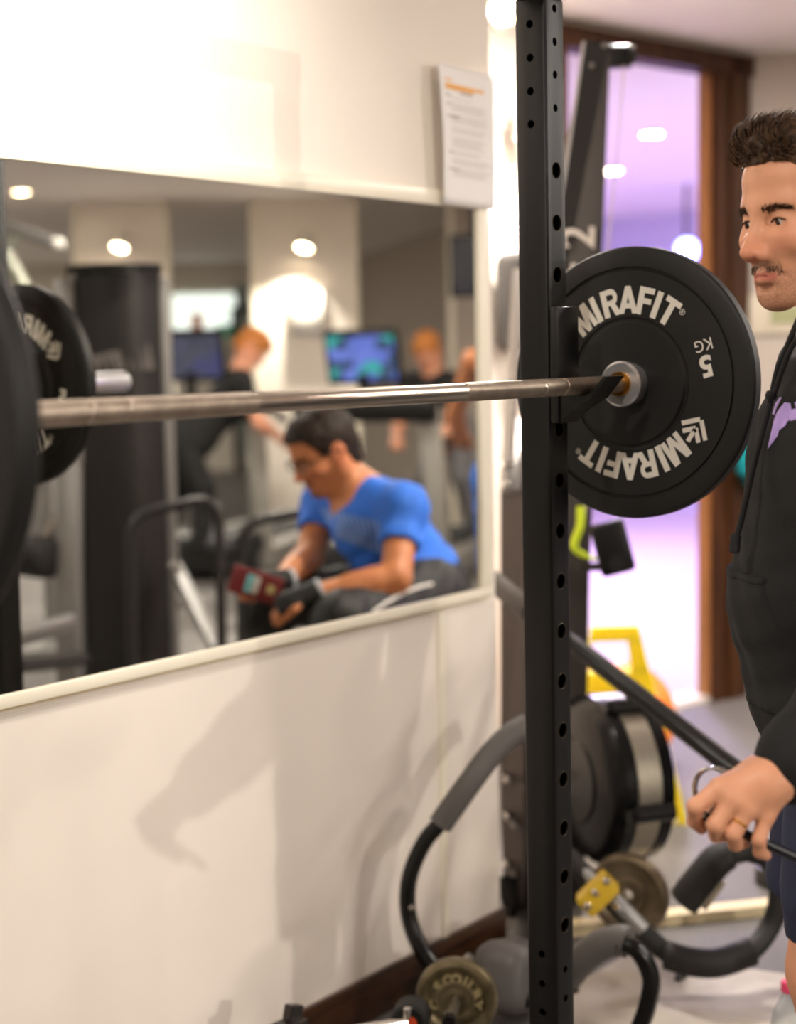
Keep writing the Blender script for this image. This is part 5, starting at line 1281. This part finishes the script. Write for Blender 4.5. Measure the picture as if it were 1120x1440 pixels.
# glasses
M_gl = mat('dark_glasses_frame', (20, 20, 24), .3); gz = -.004
gl = MB()
for s in (1, -1):
    gl.tube([HM(.099-.012*abs(math.cos(q*PI/10))*0-.10*abs(s*.033+.026*math.cos(q*PI/10)*s)**2*4, s*.033+.026*math.cos(q*PI/10)*s, gz+.017*math.sin(q*PI/10)) for q in range(20)], .0026, 6, closed=True)
    gl.tube([HM(.090, s*.060, gz+.006), HM(.05, s*.078, gz+.006), HM(-.010, s*.083, gz+.006), HM(-.035, s*.083, gz-.012)], .0026, 6)
gl.tube([HM(.099, -.008, gz+.002), HM(.102, 0, gz+.005), HM(.099, .008, gz+.002)], .0016, 6); gl.build('glasses', M_gl, sm)
# chest print and sleeve mark
SB = bvh(sshirt); EYEM = mir(EYE)
def onshirt(px, py, off):
    v = ray(px, py); v = Vector((v.x, -v.y, v.z)).normalized(); h = SB.ray_cast(EYEM, v); return h[0]-v*off if h[0] is not None else None
def mdecal(quads, m, name, parent, n=6):
    mb = MB()
    for (x0, y0), (x1, y1), w in quads:
        for k in range(n):
            ps = []
            for t, s in ((k/n, 0), ((k+1)/n, 0), ((k+1)/n, 1), (k/n, 1)):
                ps.append(onshirt(x0+(x1-x0)*t+s*w, y0+(y1-y0)*t, .003))
            if all(p is not None for p in ps): mb.quad(*ps)
    return mb.build(name, m, parent)
M_pr = mat('pale_blue_print', (120, 152, 214), .7)
mdecal([((443+i*8.5, 714+i*2.0), (466+i*6.5, 757+i*2.2), 4.6) for i in range(10)], M_pr, 'chest_print', sshirt)
mdecal([((538, 728), (556, 728), 5), ((540, 732), (556, 733), 5)], mat('pale_print', (190, 200, 222), .6), 'sleeve_mark', sshirt, 3)
TB = bvh(strou)
st_ = MB()
def ontrou(px, py, off=.004):
    v = ray(px, py); v = Vector((v.x, -v.y, v.z)).normalized(); h = TB.ray_cast(EYEM, v); return h[0]-v*off if h[0] is not None else None
pp = [ontrou(600-(84)*t, 820+40*t*t*.6+16*t) for t in np.linspace(0, 1, 14)]; pp = [p for p in pp if p is not None]
if len(pp) > 3: MB().tube(smooth_path(pp, 3), .0045, 6).build('side_stripe', mat('white_stripe', (226, 224, 220), .6), strou)
# fingerless gloves
for s in 'lr':
    w, f = np.array(Jm['wr'+s]), np.array(Jm['ha'+s]); dv = (f-w)/np.linalg.norm(f-w)
    S_ = SDF(np.minimum(w, f)-.08, np.maximum(w, f)+.08, .0045); sdv = np.cross(dv, (0, 0, 1.0)); sdv /= np.linalg.norm(sdv); pal = np.cross(sdv, dv)
    S_.cone(w-dv*.03, w+dv*.06, .036, .040, .02)
    for q in range(4): S_.cone(w+dv*.04+sdv*(q-1.5)*.018, w+dv*.088+sdv*(q-1.5)*.020-pal*.004, .018, .0145, .008)
    S_.plane(w+dv*.094, dv); S_.plane(w-dv*.035, -dv); S_.build('glove', mat('black_glove', (22, 22, 23), .7), sm)
    MB().lathe(w-dv*.045, dv, [(.034, 0), (.0355, .003), (.0355, .011), (.034, .014)], 28).build('glove_cuff', mat('grey_cuff', (176, 180, 188), .7), sm)
# phone
ph = empty('phone', VP(348, 820, 4.50), 'phone in a dark red case with a pale sticker held by the seated man', 'phone')
pa, pb = VP(320, 812, 4.50), VP(384, 832, 4.48); px_ = (pb-pa).normalized(); py_ = (VP(345, 800, 4.50)-VP(336, 836, 4.50)); py_ = (py_-px_*py_.dot(px_)).normalized(); pz_ = px_.cross(py_)
Rp = Matrix((px_, py_, pz_)).transposed(); pc_ = (pa+pb)/2
MB().box(pc_, (.150, .078, .012), Rp, .005, 3).build('case', mat('dark_red_case', (112, 24, 26), .45), ph)
nv = pz_ if pz_.dot(EYEM-pc_) > 0 else -pz_
for off, w, h_, col, nm in ((-.018, .020, .052, (120, 196, 204), 'teal_sticker'), (.002, .018, .048, (206, 204, 200), 'grey_sticker'), (.046, .022, .024, (190, 176, 120), 'round_charm')):
    MB().box(pc_+px_*off+nv*.0068, (w, h_, .0014), Rp, .0005).build(nm, mat(nm, col, .5), ph)
# bench he sits on
bc = Vector(Jm['hip']); bc.z = 0; bn = empty('workout_bench', bc, 'black padded bench under the seated man', 'bench')
hz_ = min(Jm['hip'].z-.135, Jm['hpl'].z-.112)-.012
MB().box(bc+Vector((0, 0, hz_-.045))+fright*.12, (.75, .34, .08), RD, .025, 3).build('seat_pad', M_foamdk, bn)
for a in (-.18, .38):
    MB().beam(bc+fright*a+Vector((0, 0, .03)), bc+fright*a+Vector((0, 0, hz_-.085)), .06, .06).box(bc+fright*a+Vector((0, 0, .025)), (.06, .50, .05), RD, .006).build('leg', M_dgrey, bn)
# ginger man leaning on the treadmill
def standing(px, hy, d, facing, label, shirt, legs, skin, lean, deckz, hairm, sleeve, pants_shoes=None, arm_fwd=.5, elx=.02, roll=0, pitch=35, skin_arms=True):
    """facing: heading as the mirror shows it (degrees from the mirrored line of sight)"""
    hd = mirH(math.degrees(CAM_YAW)+facing); Bf = Fr(np.array(Vector((*VP(px, hy, d)[:2], deckz))), frame3(hd)); top = VP(px, hy, d).z
    f = lean; hgt = (top-.12-deckz)
    Hh = Fr(np.array(VP(px, hy+20, d)), frame3(hd, pitch, roll))
    o = Bf.loc(Hh.o); q = lambda x, y, z: Vector(Bf(x, y, z))
    zc = o[2]-.16
    J = {'neck': q(-.07, 0, zc+.03), 'chest': q(-.10-.1*f, 0, zc-.16), 'waist': q(-.16-.35*f, 0, zc-.40), 'hip': q(-.18-.5*f, 0, .92*min(1, zc/1.3)),
         'shl': q(-.08, .17, zc-.04), 'shr': q(-.08, -.17, zc-.04), 'ell': q(elx, .21, zc-.30), 'elr': q(elx, -.21, zc-.30), 'wrl': q(.28*arm_fwd, .16, zc-.40), 'wrr': q(.28*arm_fwd, -.16, zc-.40),
         'hal': q(.40*arm_fwd, .13, zc-.44), 'har': q(.40*arm_fwd, -.13, zc-.44)}
    hz2 = .92*min(1, zc/1.3)
    for s, sg, st in (('l', 1, .10), ('r', -1, -.14)):
        J['hp'+s] = q(-.18-.5*f, sg*.09, hz2-.06); J['kn'+s] = q(-.13-.42*f+st*.5, sg*.10, hz2*.53); J['an'+s] = q(-.20-.42*f+st, sg*.10, .10); J['to'+s] = q(-.04-.42*f+st, sg*.11, .045)
    p_, b_, s_, t_ = figure('person', label, J, Hh, skin, shirt, legs, .011, False, sleeve)
    if hairm: hair_cap(Hh, p_, hairm, line=.06, thick=.014, h=.007)
    return p_, J
M_bk = mat('black_cotton', (28, 27, 27), .85); M_gtr = mat('grey_joggers', (120, 118, 120), .8); gh = M_hair('ginger_hair', (140, 78, 34), (206, 136, 72))
standing(352, 470, 10.15, -90+8, 'ginger haired man in black clothes leaning over a treadmill, in the mirror', M_bk, M_bk, sk3, .62, .19, gh, .55, pitch=48)
standing(597, 474, 10.55, 150, 'ginger person in a black top and grey joggers behind the bright treadmill screen', M_bk, M_gtr, sk3, .2, .19, gh, .8, pitch=40)
M_bvest = mat('bright_blue_vest', (30, 120, 214), .7); 
standing(706, 425, 7.4, 8, 'person in a bright blue vest cut off by the right edge of the mirror', M_bvest, mat('blue_shorts', (24, 96, 190), .7), sk2, .0, 0.0, mh2, 0, arm_fwd=.9, elx=.2, pitch=5)
